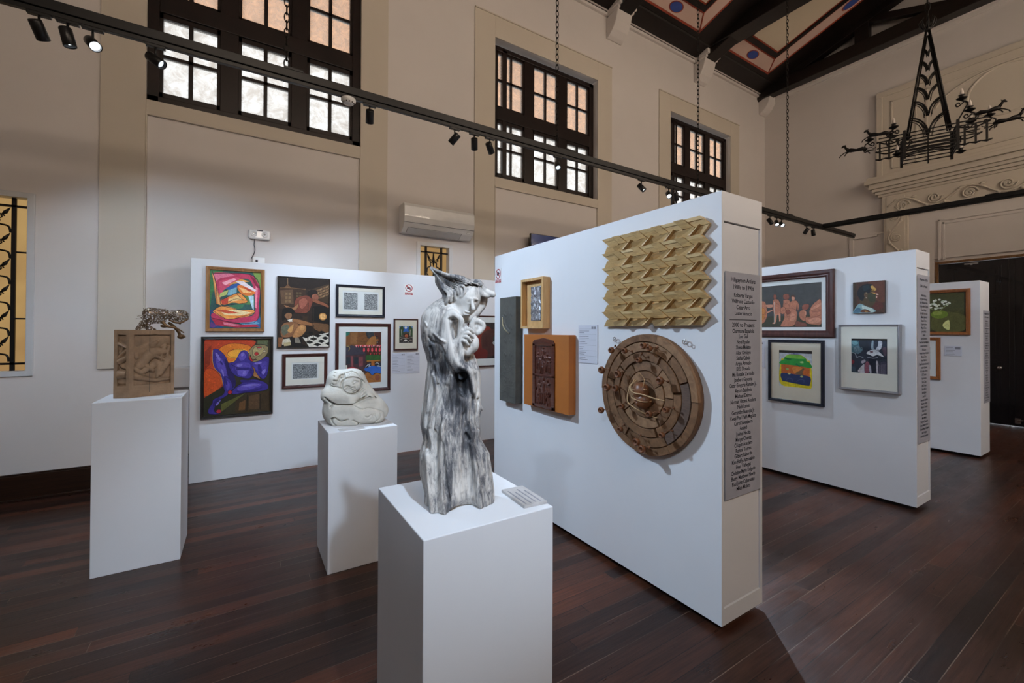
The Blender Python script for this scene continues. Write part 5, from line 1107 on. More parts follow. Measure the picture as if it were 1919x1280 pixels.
# cloak edges
fd.path([U(846, 588, -.088), U(838, 600, -.092), U(838, 615, -.096), U(843, 640, -.100), U(849, 660, -.104), U(857, 677, -.104), U(868, 685, -.098), U(878, 691, -.090), U(882, 706, -.082), U(885, 722, -.074), U(888, 738, -.064)], (.0075, .006), .014)
fd.path([U(884, 748, -.046), U(894, 758, -.044), U(902, 765, -.040)], (.006, .002), .010)
for q_ in ([(886, 735), (880, 770), (884, 800)], [(893, 745), (890, 775), (894, 800)], [(888, 700), (892, 725), (889, 750)]): fd.carve([((a - 862) / 503.4, (932 - b) / 503.4) for a, b in q_], .004, .006)
fd.path([U(836, 606, -.080), U(832, 630, -.090), U(838, 655, -.094), U(846, 672, -.094), U(858, 690, -.09)], .009, .016)
fd.path([U(848, 588, -.090), U(855, 594, -.100), U(863, 602, -.104), U(862, 614, -.102), U(860, 630, -.098), U(862, 650, -.098), U(864, 668, -.098)], .006, .010)
fd.path([U(866, 652, -.092), U(863, 665, -.098), U(866, 678, -.098)], .005, .008)
fd.ell(U(848, 601, -.098), (.017, .030, .009), .006, 'sub', (0, math.radians(14), 0))
# shoulder, neck, head
fd.cap(U(818, 600, -.01), U(848, 596, -.045), .052, .036, .03); fd.cap(U(840, 585, .01), U(858, 566, -.005), .040, .036, .025)
fd.ell(U(873, 560, -.030), (.050, .056, .064), .012, 'add', (0, math.radians(24), 0))
fd.ell(U(868, 583, -.050), (.024, .026, .022), .014)                      # jaw and chin
fd.ell(U(866, 590, -.062), (.010, .010, .010), .010)
fd.cap(U(881, 566, -.080), U(884, 581, -.092), .0048, .0078, .008)        # nose
fd.ell(U(889, 569, -.076), (.0065, .010, .0045), .004, 'sub'); fd.ell(U(876, 569, -.088), (.006, .006, .003), .005, 'sub')
fd.cap(U(872, 561, -.082), U(880, 563, -.084), .003, .002, .006); fd.cap(U(885, 562, -.080), U(893, 564, -.070), .003, .002, .006)
fd.cap(U(871, 586, -.080), U(880, 587.5, -.078), .0042, .003, .004); fd.cap(U(869, 590.5, -.076), U(877, 591.5, -.074), .0042, .003, .004)
fd.cap(U(870, 588.6, -.090), U(879, 589.8, -.084), .0014, .0014, .002, 'sub')

# hair sweeping back into a point
rh = random.Random(3)
fd.cap(U(868, 540, .004), U(832, 528, .012), .038, .024, .02); fd.cap(U(832, 528, .012), U(807, 504, .02), .024, .004, .02); fd.cap(U(838, 546, .01), U(822, 528, .01), .026, .014, .02)
for i in range(24):
    a = i / 17; e = (896 - 46 * a, 538 + 16 * a if a > .5 else 536 - 14 * a); dz = -.060 + .012 * math.sin(i * 2.1)
    fd.path([U(e[0] + 2, e[1] + 8 * a, dz + .004), U(872 - 24 * a, 530 + 18 * a, dz - .006), U(842 - 10 * a, 520 + 16 * a, dz * .55), U(820, 512 + 7 * a, dz * .2), U(805 + rh.uniform(-1, 1), 503 + rh.uniform(-.5, 2), .012)], (.0066, .0022), .0015)
for i in range(8):
    a = i / 7; fd.carve([((q[0] - 862) / 503.4, (932 - q[1]) / 503.4) for q in ((896 - 44 * a, 536 + 12 * a), (872 - 22 * a, 528 + 17 * a), (842 - 9 * a, 519 + 15 * a), (820, 511 + 7 * a), (807, 504))], .0026, .005)
for i in range(7):
    y0 = .03 - .02 * i * .6; fd.path([U(890 - i * 3, 531, y0), U(862, 523, y0), U(835, 517, y0 * .8), U(806, 502, .02)], (.010, .003), .005)
P = [U(859, 557, -.074), U(856, 547, -.078), U(861, 540, -.082), U(868, 543, -.086), U(868, 552, -.086), U(862, 560, -.080)]
fd.ell(U(862, 549, -.074), (.012, .012, .016), .006); fd.path(P, .0044, .003); fd.path([U(861, 553, -.088), U(861, 547, -.090), U(865, 547, -.092)], .0028, .002, 'sub')
# scarf flying to the right, cloth behind the face
fd.path([U(886, 530, -.02), U(896, 531, -.03), U(901, 541, -.038), U(910, 549, -.04), U(921, 552, -.038)], .0085, .008); fd.ell(U(921, 553, -.038), (.008, .009, .009), .008)
fd.path([U(890, 536, -.045), U(895, 545, -.052), U(901, 553, -.048), U(912, 556, -.04)], .0065, .006)
fd.path([U(905, 558, -.012), U(902, 570, -.006), U(893, 582, -.010), U(884, 592, -.020), U(872, 600, -.03)], .011, .012); fd.path([U(896, 560, .0), U(892, 575, .0), U(882, 590, -.005)], .016, .014)
# the child: head, flying cap, mother's hand over it
fd.ell(U(884, 643, -.064), (.0225, .026, .033), .008); fd.ell(U(872, 655, -.070), (.022, .022, .026), .012)
fd.path([U(886, 622, -.06), U(882, 610, -.060), U(888, 602, -.056), U(897, 604, -.054), U(903, 611, -.05), U(898, 620, -.052), U(892, 624, -.054)], .0075, .006); fd.ell(U(889, 612, -.048), (.016, .012, .014), .008); fd.ell(U(891, 610, -.066), (.006, .008, .005), .004, 'sub')
fd.path([U(878, 616, -.066), U(884, 600, -.062), U(889, 595, -.058)], (.006, .003), .005)
fd.cap(U(858, 640, -.092), U(868, 628, -.098), .0165, .0140, .010)        # palm
for a, b, c in (((869, 620), (877, 617, -.110), (885, 624, -.098)), ((867, 626), (876, 624, -.114), (884, 632, -.100)), ((866, 632), (873, 631, -.114), (880, 639, -.102)), ((863, 638), (869, 638, -.112), (875, 645, -.104))):
    fd.path([U(a[0], a[1], -.104), U(b[0], b[1], b[2]), U(c[0], c[1], c[2])], (.0064, .0050), .0022, n=4)
fd.path([U(860, 632, -.100), U(865, 621, -.108), U(872, 613, -.104)], (.0060, .0048), .003)
fd.path([U(858, 642, -.09), U(850, 655, -.085), U(846, 668, -.07)], .015, .012)
# torn folds on back and shoulder
for pts, wdt, dep in (([(806, 632), (812, 640), (826, 646), (834, 660)], .004, .006), ([(808, 650), (812, 662), (812, 672)], .004, .007), ([(797, 625), (799, 640)], .003, .005), ([(815, 625), (822, 632), (834, 640)], .004, -.006), ([(816, 680), (819, 690), (822, 712)], .005, -.008), ([(830, 660), (838, 680), (850, 700)], .004, .004), ([(798, 605), (802, 612)], .003, -.004)):
    fd.carve([((a - 862) / 503.4, (932 - b) / 503.4) for a, b in pts], wdt, dep)
def patina_and_shade(v):
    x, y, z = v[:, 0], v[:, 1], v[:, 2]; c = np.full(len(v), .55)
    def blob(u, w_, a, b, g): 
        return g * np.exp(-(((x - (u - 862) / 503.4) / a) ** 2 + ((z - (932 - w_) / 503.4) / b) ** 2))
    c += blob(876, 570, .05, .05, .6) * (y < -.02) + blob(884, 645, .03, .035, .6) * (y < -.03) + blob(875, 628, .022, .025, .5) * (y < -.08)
    c -= blob(862, 745, .045, .06, .55) + blob(866, 704, .026, .05, 1.1) * (y < .02) + blob(826, 690, .030, .05, .45) + blob(815, 650, .03, .04, .28) + blob(880, 815, .04, .05, .45) + blob(905, 900, .03, .06, .2) + blob(840, 860, .02, .12, .25)  # dark patina, plus shade of the carved hollows put into the colour
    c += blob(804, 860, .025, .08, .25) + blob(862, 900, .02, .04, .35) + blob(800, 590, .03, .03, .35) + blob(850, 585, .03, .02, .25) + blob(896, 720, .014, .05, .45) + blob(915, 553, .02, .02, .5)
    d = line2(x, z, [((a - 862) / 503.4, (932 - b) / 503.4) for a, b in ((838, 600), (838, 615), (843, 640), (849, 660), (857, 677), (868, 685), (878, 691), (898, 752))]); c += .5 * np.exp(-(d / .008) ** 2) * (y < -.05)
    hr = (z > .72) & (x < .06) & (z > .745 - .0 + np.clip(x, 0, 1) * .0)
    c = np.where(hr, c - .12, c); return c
r = empty('mother_and_child_sculpture', (.687, 1.46, 1.0005), math.atan2(-.426, .905))
tag(r, 'tall grey and white mother and child sculpture with wind-swept hair on the front pedestal', 'sculpture')
fd.F = smax(fd.F, -(np.broadcast_to(fd.Z, fd.shape) - .0), .002)
fd.mesh('body', M['statue'], r, patina_and_shade)
# ---------------------------------------------------------------- rounded stone couple
def V(zx, zy, y=0.0): return ((zx / 8.535 + 590 - 668) / 252.9, y, (792 - 670 - zy / 8.535) / 252.9)
fd = Field((-.24, -.17, -.004), (.235, .16, .425), .0042)
fd.F = np.full(fd.shape, 1.0, np.float32)
fd.ell(V(640, 870, .01), (.205, .135, .115), .02); fd.ell(V(450, 560, .0), (.128, .118, .135), .04); fd.ell(V(330, 820, .0), (.075, .10, .09), .04); fd.ell(V(880, 850, .0), (.105, .12, .105), .04)
fd.ell(V(370, 330, -.01), (.068, .085, .066), .03); fd.ell(V(560, 330, .0), (.100, .095, .070), .03); fd.cap(V(650, 330, .01), V(880, 660, .02), .055, .050, .04)
fd.ell(V(595, 430, -.060), (.062, .048, .060), .008, rot=(0, math.radians(20), 0))
fd.cap(V(240, 560, -.06), V(560, 620, -.085), .050, .036, .03); fd.cap(V(560, 620, -.085), V(760, 570, -.075), .034, .022, .02)
fd.cap(V(340, 760, -.07), V(600, 780, -.085), .042, .040, .02); fd.cap(V(600, 780, -.085), V(980, 930, -.06), .040, .050, .03)
fd.cap(V(370, 980, -.06), V(640, 1010, -.075), .034, .034, .02); fd.cap(V(900, 720, -.03), V(1040, 860, -.02), .05, .05, .04)
fd.front = np.clip((-fd.Y + .0) / .03, 0, 1).astype(np.float32)
def C(pts, wd, dp): fd.carve([(V(a, b)[0], V(a, b)[2]) for a, b in pts], wd, dp * 1.45)
for pts, wd, dp in (
    ([(450, 400), (470, 480), (540, 540), (640, 545), (720, 480), (735, 400), (700, 330), (620, 300), (530, 310), (470, 350), (450, 400)], .0045, .012),
    ([(490, 450), (520, 425), (560, 435)], .004, .009), ([(500, 480), (530, 470), (550, 445)], .004, .008), ([(600, 380), (630, 355), (680, 365)], .004, .009), ([(610, 405), (645, 395), (675, 375)], .004, .008),
    ([(575, 475), (600, 455), (635, 450)], .0035, .008), ([(590, 500), (610, 485), (650, 480)], .0035, .008), ([(600, 515), (640, 515), (665, 495)], .0035, .008),
    ([(340, 345), (390, 350), (410, 300), (440, 265), (475, 270)], .0055, .013), ([(415, 300), (440, 310), (475, 290)], .005, .011), ([(330, 270), (345, 275)], .003, .007), ([(345, 225), (370, 235)], .003, .007), ([(310, 390), (330, 405), (355, 400), (365, 375)], .004, .008), ([(285, 410), (320, 430), (370, 435), (440, 460)], .004, .009), ([(440, 460), (440, 380), (490, 300), (480, 240)], .004, .009),
    ([(215, 590), (290, 660), (360, 700), (450, 712), (600, 715)], .005, .016), ([(290, 745), (330, 700), (360, 700)], .005, .012), ([(600, 715), (700, 690), (800, 650), (870, 630)], .006, .009), ([(620, 730), (700, 780), (740, 790)], .006, .008),
    ([(310, 920), (350, 905), (400, 940), (450, 960), (540, 935)], .005, .013), ([(310, 920), (320, 980), (360, 1020)], .005, .010), ([(620, 955), (680, 1000), (690, 1040)], .005, .011), ([(690, 1010), (820, 1040), (950, 1030)], .004, .006),
    ([(740, 800), (850, 780), (1000, 830), (1070, 880), (1080, 960)], .004, .006), ([(880, 880), (830, 920), (790, 900)], .004, .006), ([(930, 870), (900, 930), (860, 960)], .004, .005), ([(1010, 880), (1000, 960), (940, 1010)], .004, .006), ([(930, 900), (960, 960), (940, 1000)], .003, .005),
    ([(720, 540), (755, 490)], .003, .007), ([(735, 570), (790, 515)], .003, .007), ([(730, 600), (800, 555)], .003, .007), ([(760, 620), (815, 590)], .003, .007),
    ([(740, 350), (830, 470), (900, 580), (950, 640)], .004, .008), ([(800, 400), (880, 520)], .003, .005), ([(510, 240), (600, 215), (700, 290), (740, 350)], .004, .006), ([(850, 620), (880, 640), (950, 635)], .004, .007)):
    C(pts, wd, dp)
for i in range(14):
    a = 520 + 12 * i; C([(a, 262 - (i % 3) * 14), (a + 5, 266 - (i % 3) * 14)], .003, .004)
fd.F = smax(fd.F, -(np.broadcast_to(fd.Z, fd.shape) - .0), .004)
r = empty('stone_sculpture', (.713, 3.31, .9365), math.atan2(-.211, .978)); tag(r, 'rounded cream stone sculpture of two embracing figures on the shorter pedestal', 'sculpture')
fd.mesh('body', M['stone'], r)
MB().box(-.10, .07, -.225, -.15, .0, .0015).build('paper_strip', M['foil'], None).location = (.655, 3.305, .9365)
o = bpy.data.objects['paper_strip']; o.name = 'paper_strip'; tag(o, 'thin paper strip lying on the front edge of the stone sculpture pedestal', 'paper')
# ---------------------------------------------------------------- clay relief block
r = empty('clay_relief', (-.609, 4.049, 1.1395), math.atan2(.149, .989)); tag(r, 'brown terracotta relief block folded into two panels, on the tall left pedestal', 'sculpture')
def clayf(pc):
    def f(X, Z):
        H = X * 0
        for a, b, r0, r1, hh in pc: H = np.maximum(H, dome(X, Z, a, b, r0, r1, hh * 1.25))
        return H + .0008 * np.sin(X * 130 + Z * 60) + .0006 * np.sin(Z * 170 - X * 90)
    return f
def clay_panel(name, P0, P1, w, zt, mz, limbs, split):
    """panel of width w from P0 to P1 (local x,y); rim around a sunken relief"""
    d = Vector((P1[0] - P0[0], P1[1] - P0[1], 0)); a = math.atan2(d.y, d.x); e = bpy.data.objects.new(name, None)
    mb = MB(); b = .028 if w > .2 else .022; H = .478
    mb.box(0, w, .020, .05, 0, H); mb.box(0, b, 0, .02, 0, H); mb.box(w - b * .8, w, 0, .02, 0, H); mb.box(b, w - b*.8, .002, .02, H - .035, H); mb.box(b, w - b*.8, .001, .02, 0, .085)
    relief_grid(mb, w - b * 1.8, H - .12, clayf(limbs), 70 if w > .2 else 30, 110, .018, w / 2 + b * .1, (H + .05) / 2)
    o = mb.build(name, M['clay'], r, bevel=.004); o.location = (P0[0], P0[1], 0); o.rotation_euler = (0, 0, a); return o
clay_panel('main_panel', (-.083, -.075), (.172, .020), .272, 0, 0, [
    ((-.07, -.04), (.0, .05), .030, .036, .020), ((0, .05), (.065, .055), .034, .026, .022), ((.06, .06), (.075, .10), .020, .014, .020), ((.02, .02), (.09, -.02), .014, .010, .016), ((.055, .05), (.050, -.01), .012, .010, .016),
    ((.10, .09), (.085, .0), .013, .010, .016), ((.085, .12), (.05, .09), .010, .010, .014), ((.10, -.0), (.045, -.11), .030, .020, .020), ((.02, -.03), (-.06, -.09), .028, .022, .017), ((.045, -.03), (.03, -.13), .022, .012, .015),
    ((-.10, -.12), (.02, -.155), .022, .014, .014), ((.02, -.155), (.10, -.15), .014, .012, .012), ((-.10, -.06), (-.05, -.11), .018, .012, .013), ((-.09, .02), (-.10, .07), .016, .024, .010), ((-.09, .06), (.09, .135), .03, .03, .004), ((.0, .10), (.03, .13), .02, .012, .012), ((-.06, -.02), (.0, -.08), .018, .016, .018)], True)
clay_panel('side_panel', (-.163, -.030), (-.083, -.075), .092, 0, 0, [((-.02, .02), (.02, .07), .014, .010, .016), ((.0, .09), (-.015, .05), .010, .010, .014), ((-.02, -.01), (.03, .02), .022, .016, .020), ((-.02, -.10), (.03, -.10), .034, .026, .024), ((-.03, .12), (.02, .09), .014, .010, .016), ((.0, -.04), (.03, -.06), .018, .012, .014), ((-.02, -.15), (.02, -.15), .02, .02, .010)], False)
MB().box(.0265, .0285, -.0375, -.030, .03, .47).build('joint_line', M['groove'], r).rotation_euler = (0, 0, .02)
MB().prism([(-.16, .02, 0), (.17, .07, 0), (.17, .11, 0), (-.14, .09, 0)], (0, 0, .475)).build('back_block', M['clay'], r, bevel=.004)
# ---------------------------------------------------------------- wire mesh figure behind it
r = empty('wire_figure', (-.518, 4.205, 1.1395), math.atan2(.12, .993)); tag(r, 'crouching bronze wire-mesh figure perched on the back of the clay relief block', 'sculpture')
def W_(zx, zy, y=0.0): return ((zx / 6.4 + 200 - 312) / 239.0, y, (733 - 560 - zy / 6.4) / 239.0)
fd = Field((-.18, -.11, .30), (.30, .11, .72), .005); fd.F = np.full(fd.shape, 1.0, np.float32)
fd.cap(W_(590, 190), W_(720, 190), .048, .038, .02); fd.cap(W_(600, 230), W_(550, 310), .038, .028, .02); fd.cap(W_(530, 300), W_(485, 365), .022, .016, .012); fd.cap(W_(640, 250), W_(700, 270), .036, .024, .02); fd.ell(W_(860, 208), (.060, .050, .050), .01); fd.cap(W_(740, 200), W_(820, 215), .028, .026, .012); fd.cap(W_(540, 330, .03), W_(620, 380, .03), .02, .018, .02)
fd.mesh('mesh_body', M['wiremesh'], r)
mb = MB(); rw = random.Random(8)
mb.tube(spline([W_(700, 280, -.04), W_(740, 330, -.05), W_(800, 345, -.05), W_(850, 370, -.04), W_(900, 410, -.03)], 5), [.012 - .0004 * i for i in range(21)], 8); mb.tube(spline([W_(760, 290, .02), W_(800, 330, 0), W_(850, 400, 0), W_(870, 460, 0)], 5), .011, 8); mb.ball(W_(875, 455, -.01), (.026, .018, .020)); mb.tube([W_(880, 450, -.02), W_(920, 460, -.02)], [.012, .002], 6)
mb.tube(spline([W_(760, 255, -.03), W_(820, 290, -.045), W_(880, 285, -.04), W_(940, 240, -.02)], 5), .007, 6); mb.ball(W_(862, 297, -.03), (.010, .01, .010), sub=1); mb.ball(W_(720, 330, .0), (.028, .02, .014))
mb.build('arm', M['bronze'], r)
mb = MB()
for i in range(46):
    zx, zy = rw.uniform(520, 780), rw.uniform(140, 260); a = rw.uniform(0, 6.28); y = rw.choice((-1, 1)) * rw.uniform(.03, .048)
    mb.tube(spline([W_(zx, zy, y), W_(zx + 30 * math.cos(a), zy + 25 * math.sin(a), y * 1.1), W_(zx + 60 * math.cos(a + .6), zy + 40 * math.sin(a + .6), y * .8)], 4), .0018, 4)
mb.tube([W_(560, 250, .01), W_(560, 330, .01), W_(560, 560, .02), (W_(565, 600)[0], .022, .0005)], .006, 6); mb.lathe([(.022, .0005), (.022, .005), (.0001, .006)], 14, (W_(565, 600)[0], .022, 0))
mb.build('wire', M['wire'], r)
# ---------------------------------------------------------------- cards on the pedestals
r = empty('caption_block', (.886, 1.333, 1.0005), math.radians(-3)); tag(r, 'flat grey caption block lying on the right corner of the front pedestal', 'label')
MB().box(-.047, .047, -.087, .087, 0, .010).build('block', M['foil'], r, bevel=.001)
m = MB()
for i in range(4): m.box(-.036 + i * .02, -.030 + i * .02, -.075, .06 - .02 * (i % 2), .010, .0103)
m.build('lettering', M['greyink'], r)
o = MB().box(-.045, .045, -.04, .04, 0, .003).build('caption_card', M['paper'], None, bevel=.0005); o.location = (-.425, 3.90, 1.1395); tag(o, 'small white caption card at the right edge of the tall left pedestal', 'label')
# ================================================================ TRACKS, SPOTLIGHTS
TY, TZ = 3.90, 3.66
def track(label, a, b, hangers):
    a, b = Vector(a), Vector(b); c = (a + b) / 2; r = empty('lighting_track', c); tag(r, label, 'lighting track')
    d = (b - a).normalized(); n = Vector((-d.y, d.x, 0)); L = (b - a).length / 2
    def bar(w0, w1, z0, z1, l=L): 
        m = MB(); m.prism([d * -l + n * w0 + Vector((0, 0, z0)), d * l + n * w0 + Vector((0, 0, z0)), d * l + n * w1 + Vector((0, 0, z0)), d * -l + n * w1 + Vector((0, 0, z0))], (0, 0, z1 - z0)); return m
    bar(-.032, .032, 0.0, .065).build('carrier_beam', M['black'], r, bevel=.003)
    bar(-.017, .017, -.030, -.001).build('power_rail', M['black'], r, bevel=.002)
    for t in hangers:
        m = MB(); p = d * t; m.prism([p - d * .07 + n * -.036 + Vector((0, 0, .06)), p + d * .07 + n * -.036 + Vector((0, 0, .06)), p + d * .07 + n * .036 + Vector((0, 0, .06)), p - d * .07 + n * .036 + Vector((0, 0, .06))], (0, 0, .018)); m.build('clamp', M['black'], r)
    return r
track('long black lighting track running parallel to the left wall', (-4.8, TY, TZ), (11.05, TY, TZ), [-2.8, .1, 2.6, 5.2])
track('short black lighting track crossing the far end of the room', (9.55, TY - .04, TZ), (9.78, -.55, TZ), [0])
track('black lighting track behind the viewpoint, parallel to the long one', (-4.8, -.50, TZ), (9.7, -.50, TZ), [-2, 2])
def chain(x, y, ztop, label):
    r = empty('hanging_chain', (x, y, TZ + .075)); tag(r, label, 'chain', 'chains carrying the long lighting track'); H = ztop - TZ - .075; n = int(H / .062); m = MB()
    for i in range(n):
        z = i * H / n; ax = i % 2; l = H / n * .5 + .008
        P = [(.017 * math.cos(t) * (1 - ax), .017 * math.cos(t) * ax, z + l + (l - .0) * math.sin(t)) for t in (2 * math.pi * k / 10 for k in range(10))]
        m.tube(P, .0052, 5, closed=True)
    m.build('link_chain', M['iron'], r); MB().tube([(0, 0, H - .01), (0, 0, H + .05), (.0, .0, H + .08)], .008, 6).build('hook', M['iron'], r)
for x, lb in ((.275, 'chain in front of the nearest high window'), (3.035, 'chain in front of the middle high window'), (5.66, 'chain passing the second corbel, in front of the third high window'), (8.26, 'chain nearest the far wall')):
    chain(x, TY, min(7.72, roof_z(TY)) if 0 else (roof_z(TY) - .05 if abs(x - .275) > 99 else 8.12), lb)
def spot(x, y, tgt, label, power=60, deg=50, lit=True, zoff=0, blend=.55, grp='black cylinder spotlights on the tracks', r_=.04):
    e = empty('spotlight', (x, y, TZ - .030)); tag(e, label, 'spotlight', grp)
    MB().box(-.055, .055, -.016, .016, -.018, 0).build('adapter', M['black'], e, bevel=.002)
    MB().tube([(0, 0, -.016), (0, 0, -.075)], .007, 8).build('stem', M['black'], e)
    d = (Vector(tgt) - Vector((x, y, TZ - .12))).normalized(); q = d.to_track_quat('-Z', 'Y')
    h = MB().lathe([(.0, .055), (.030, .055), (.0335, .050), (.0345, -.058), (.0315, -.060), (.029, -.052), (.0285, -.030), (.0001, -.029)], 22).build('housing', M['black'], e)
    h.location = (0, 0, -.105); h.rotation_mode = 'QUATERNION'; h.rotation_quaternion = q
    l = MB().lathe([(.0275, -.034), (.0275, -.036), (.0001, -.038)], 18).build('lens', M['lens' if lit else 'lensdim'], h)
    if power:
        L = bpy.data.lights.new('spot_lamp', 'SPOT'); L.energy = power; L.spot_size = math.radians(deg); L.spot_blend = blend; L.shadow_soft_size = r_; L.color = (.60, .78, 1.0)
        o = link(bpy.data.objects.new('spot_lamp', L), e); p = Vector((0, 0, -.105)) + d * .075; o.location = p; o.rotation_mode = 'QUATERNION'; o.rotation_quaternion = q
    return e
spot(-.99, TY, (-.55, 4.05, 1.5), 'spotlight at the top left corner, upper one of the cluster', 45, 50)
spot(-.87, TY, (.55, 1.6, 1.4), 'spotlight of the top left cluster with its bright face towards the viewer', 90, 50)
spot(-1.12, TY, (-.5, 5.7, 1.3), 'spotlight of the top left cluster, seen from below beside the bright one', 73, 95, lit=False)
spot(-.545, TY, (2.18, 2.5, 1.35), 'spotlight tilted in front of the lower left panes of the nearest window', 393, 64, lit=False, r_=.03)
spot(.935, TY, (1.3, 5.62, 1.6), 'spotlight right of the round smoke detector', 99, 76, lit=False)
spot(1.757, TY, (.2, 5.5, 1.3), 'left spotlight of the group of three above the air conditioner', 113, 66)
spot(1.976, TY, (2.9, 5.62, 1.6), 'middle spotlight of the group of three above the air conditioner', 83, 70)
spot(2.156, TY, (4.4, 5.6, 1.2), 'right spotlight of the group of three above the air conditioner', 61, 60, lit=False)
spot(3.047, TY, (2.19, 2.2, 1.3), 'spotlight in front of the lower panes of the middle window', 0, 60, lit=False)
spot(4.448, TY, (5.17, 2.3, 1.5), 'spotlight pointing straight down between the middle and third window', 144, 66)
spot(4.998, TY, (2.45, .80, 0), 'dazzling spotlight just above the top edge of the central wall', 1098, 24, blend=.8)
spot(5.159, TY, (6.5, 4.5, .5), 'dark spotlight beside the dazzling one above the central wall', 30, 60, lit=False)
spot(7.663, TY, (8.03, 2.6, 1.4), 'dark spotlight just right of the central wall, beside the dazzling pair', 106, 66, lit=False)
spot(7.88, TY, (6.2, 2.6, 1.2), 'left one of the dazzling pair right of the central wall', 61, 60)
spot(8.05, TY, (6.0, 1.0, .8), 'right one of the dazzling pair right of the central wall', 61, 60)
spot(8.952, TY, (8.2, 5.3, 1.0), 'tilted spotlight near the junction of the two tracks', 52, 60, lit=False)
spot(9.226, TY, (9.3, 3.6, .5), 'upright spotlight closest to the junction of the two tracks', 38, 60, lit=False)
GB = 'spotlights on the track behind the viewpoint'
spot(.62, -.50, (.72, 2.2, 1.0), 'spotlight behind the viewpoint aimed at the front pedestal', 290, 44, grp=GB)
spot(-.6, -.50, (-.6, 4.0, 1.0), 'spotlight behind the viewpoint aimed at the left pedestal', 220, 44, grp=GB)
spot(-1.4, -.50, (2.18, 1.9, 1.4), 'spotlight behind the viewpoint aimed at the zigzag relief', 141, 46, grp=GB)
spot(2.6, -.50, (5.17, 1.9, 1.4), 'spotlight behind the viewpoint aimed at the profile portrait', 163, 54, grp=GB)
spot(5.6, -.50, (8.03, 1.7, 1.4), 'spotlight behind the viewpoint aimed at the short far wall', 120, 54, grp=GB)
r = empty('smoke_detector', (.754, TY - .0, TZ - .032)); tag(r, 'round white smoke detector under the long lighting track', 'smoke detector')
MB().lathe([(.0, 0), (.058, 0), (.062, -.008), (.060, -.022), (.045, -.040), (.034, -.048), (.0001, -.050)], 28).build('housing', M['plastic'], r)
m = MB()
for i in range(12): a = i * math.pi / 6; m.box(.046 * math.cos(a) - .005, .046 * math.cos(a) + .005, .046 * math.sin(a) - .005, .046 * math.sin(a) + .005, -.041, -.034)
m.build('vent', M['groove'], r)
# ================================================================ THINGS ON THE LEFT WALL
r = empty('air_conditioner', (2.36, WY, 2.98)); tag(r, 'white wall-mounted split air conditioner between the first and middle window', 'air conditioner')
pr = [(0, .0), (-.10, .0), (-.19, .055), (-.235, .12), (-.25, .20), (-.245, .34), (-.22, .385), (0, .39)]
mb = MB(); mb.prism([(-.53, y, z) for y, z in pr], (1.06, 0, 0)); mb.build('casing', M['plastic'], r, bevel=.008, seg=3)
mb = MB(); mb.prism([(-.46, -.105, -.003), (-.46, -.192, .050), (-.46, -.197, .055), (-.46, -.195, .062), (-.46, -.10, .006)], (.80, 0, 0)); mb.build('louver', M['plastic2'], r, bevel=.002)
mb = MB(); mb.prism([(-.465, -.100, -.001), (-.465, -.105, -.0015), (-.465, -.1975, .0575), (-.465, -.196, .060)], (.81, 0, 0)); mb.build('outlet_gap', M['groove'], r)
mb = MB(); mb.box(-.53, .53, -.2465, -.2, .118, .121); mb.build('panel_seam', M['greyink'], r)
MB().box(.42, .47, -.215, -.19, .07, .10).build('display', M['plastic2'], r)
r = empty('emergency_light', (.150, WY, 2.748)); tag(r, 'white twin-head emergency light on the left wall above the first display wall', 'emergency light')
MB().box(-.115, .115, -.055, 0, -.056, .056).build('housing', M['plastic'], r, bevel=.022, seg=4)
for sx in (-.058, .052):
    h = MB().lathe([(.034, -.050), (.034, -.068), (.030, -.072), (.026, -.064), (.0001, -.058)], 20, (sx, 0, .004), 'y').build('lamp_head', M['plastic'], r)
    MB().ball((sx, -.062, .004), (.012, .006, .012)).build('bulb', M['chrome'], h)
MB().box(-.03, .03, -.057, -.05, .040, .050).build('switch', M['ink'], r)
MB().tube(spline([(-.05, -.02, -.05), (-.055, -.012, -.12), (-.045, -.012, -.18), (-.06, -.012, -.24), (-.085, -.015, -.29)], 6), .004, 6).build('cord', M['ink'], r)
r = empty('socket_box', (.145, WY, 2.435)); tag(r, 'small white socket box just above the first display wall', 'socket')
MB().box(-.06, .06, -.035, 0, -.045, .045).build('box', M['plastic'], r, bevel=.004)
m = MB(); m.box(-.035, -.012, -.05, -.035, -.012, .012); m.build('plug', M['ink'], r, bevel=.003)
r = empty('television', (4.52, WY - .14, 2.90), math.radians(0)); tag(r, 'flat television on the left wall, its top corner showing above the central display wall', 'television')
MB().box(-.56, .56, -.02, .02, -.32, .32).build('casing', M['black'], r, bevel=.004); MB().box(-.55, .55, -.0215, -.0202, -.31, .31).build('screen', M['tv'], r); MB().box(-.1, .1, .02, .12, -.08, .08).build('bracket', M['black'], r)
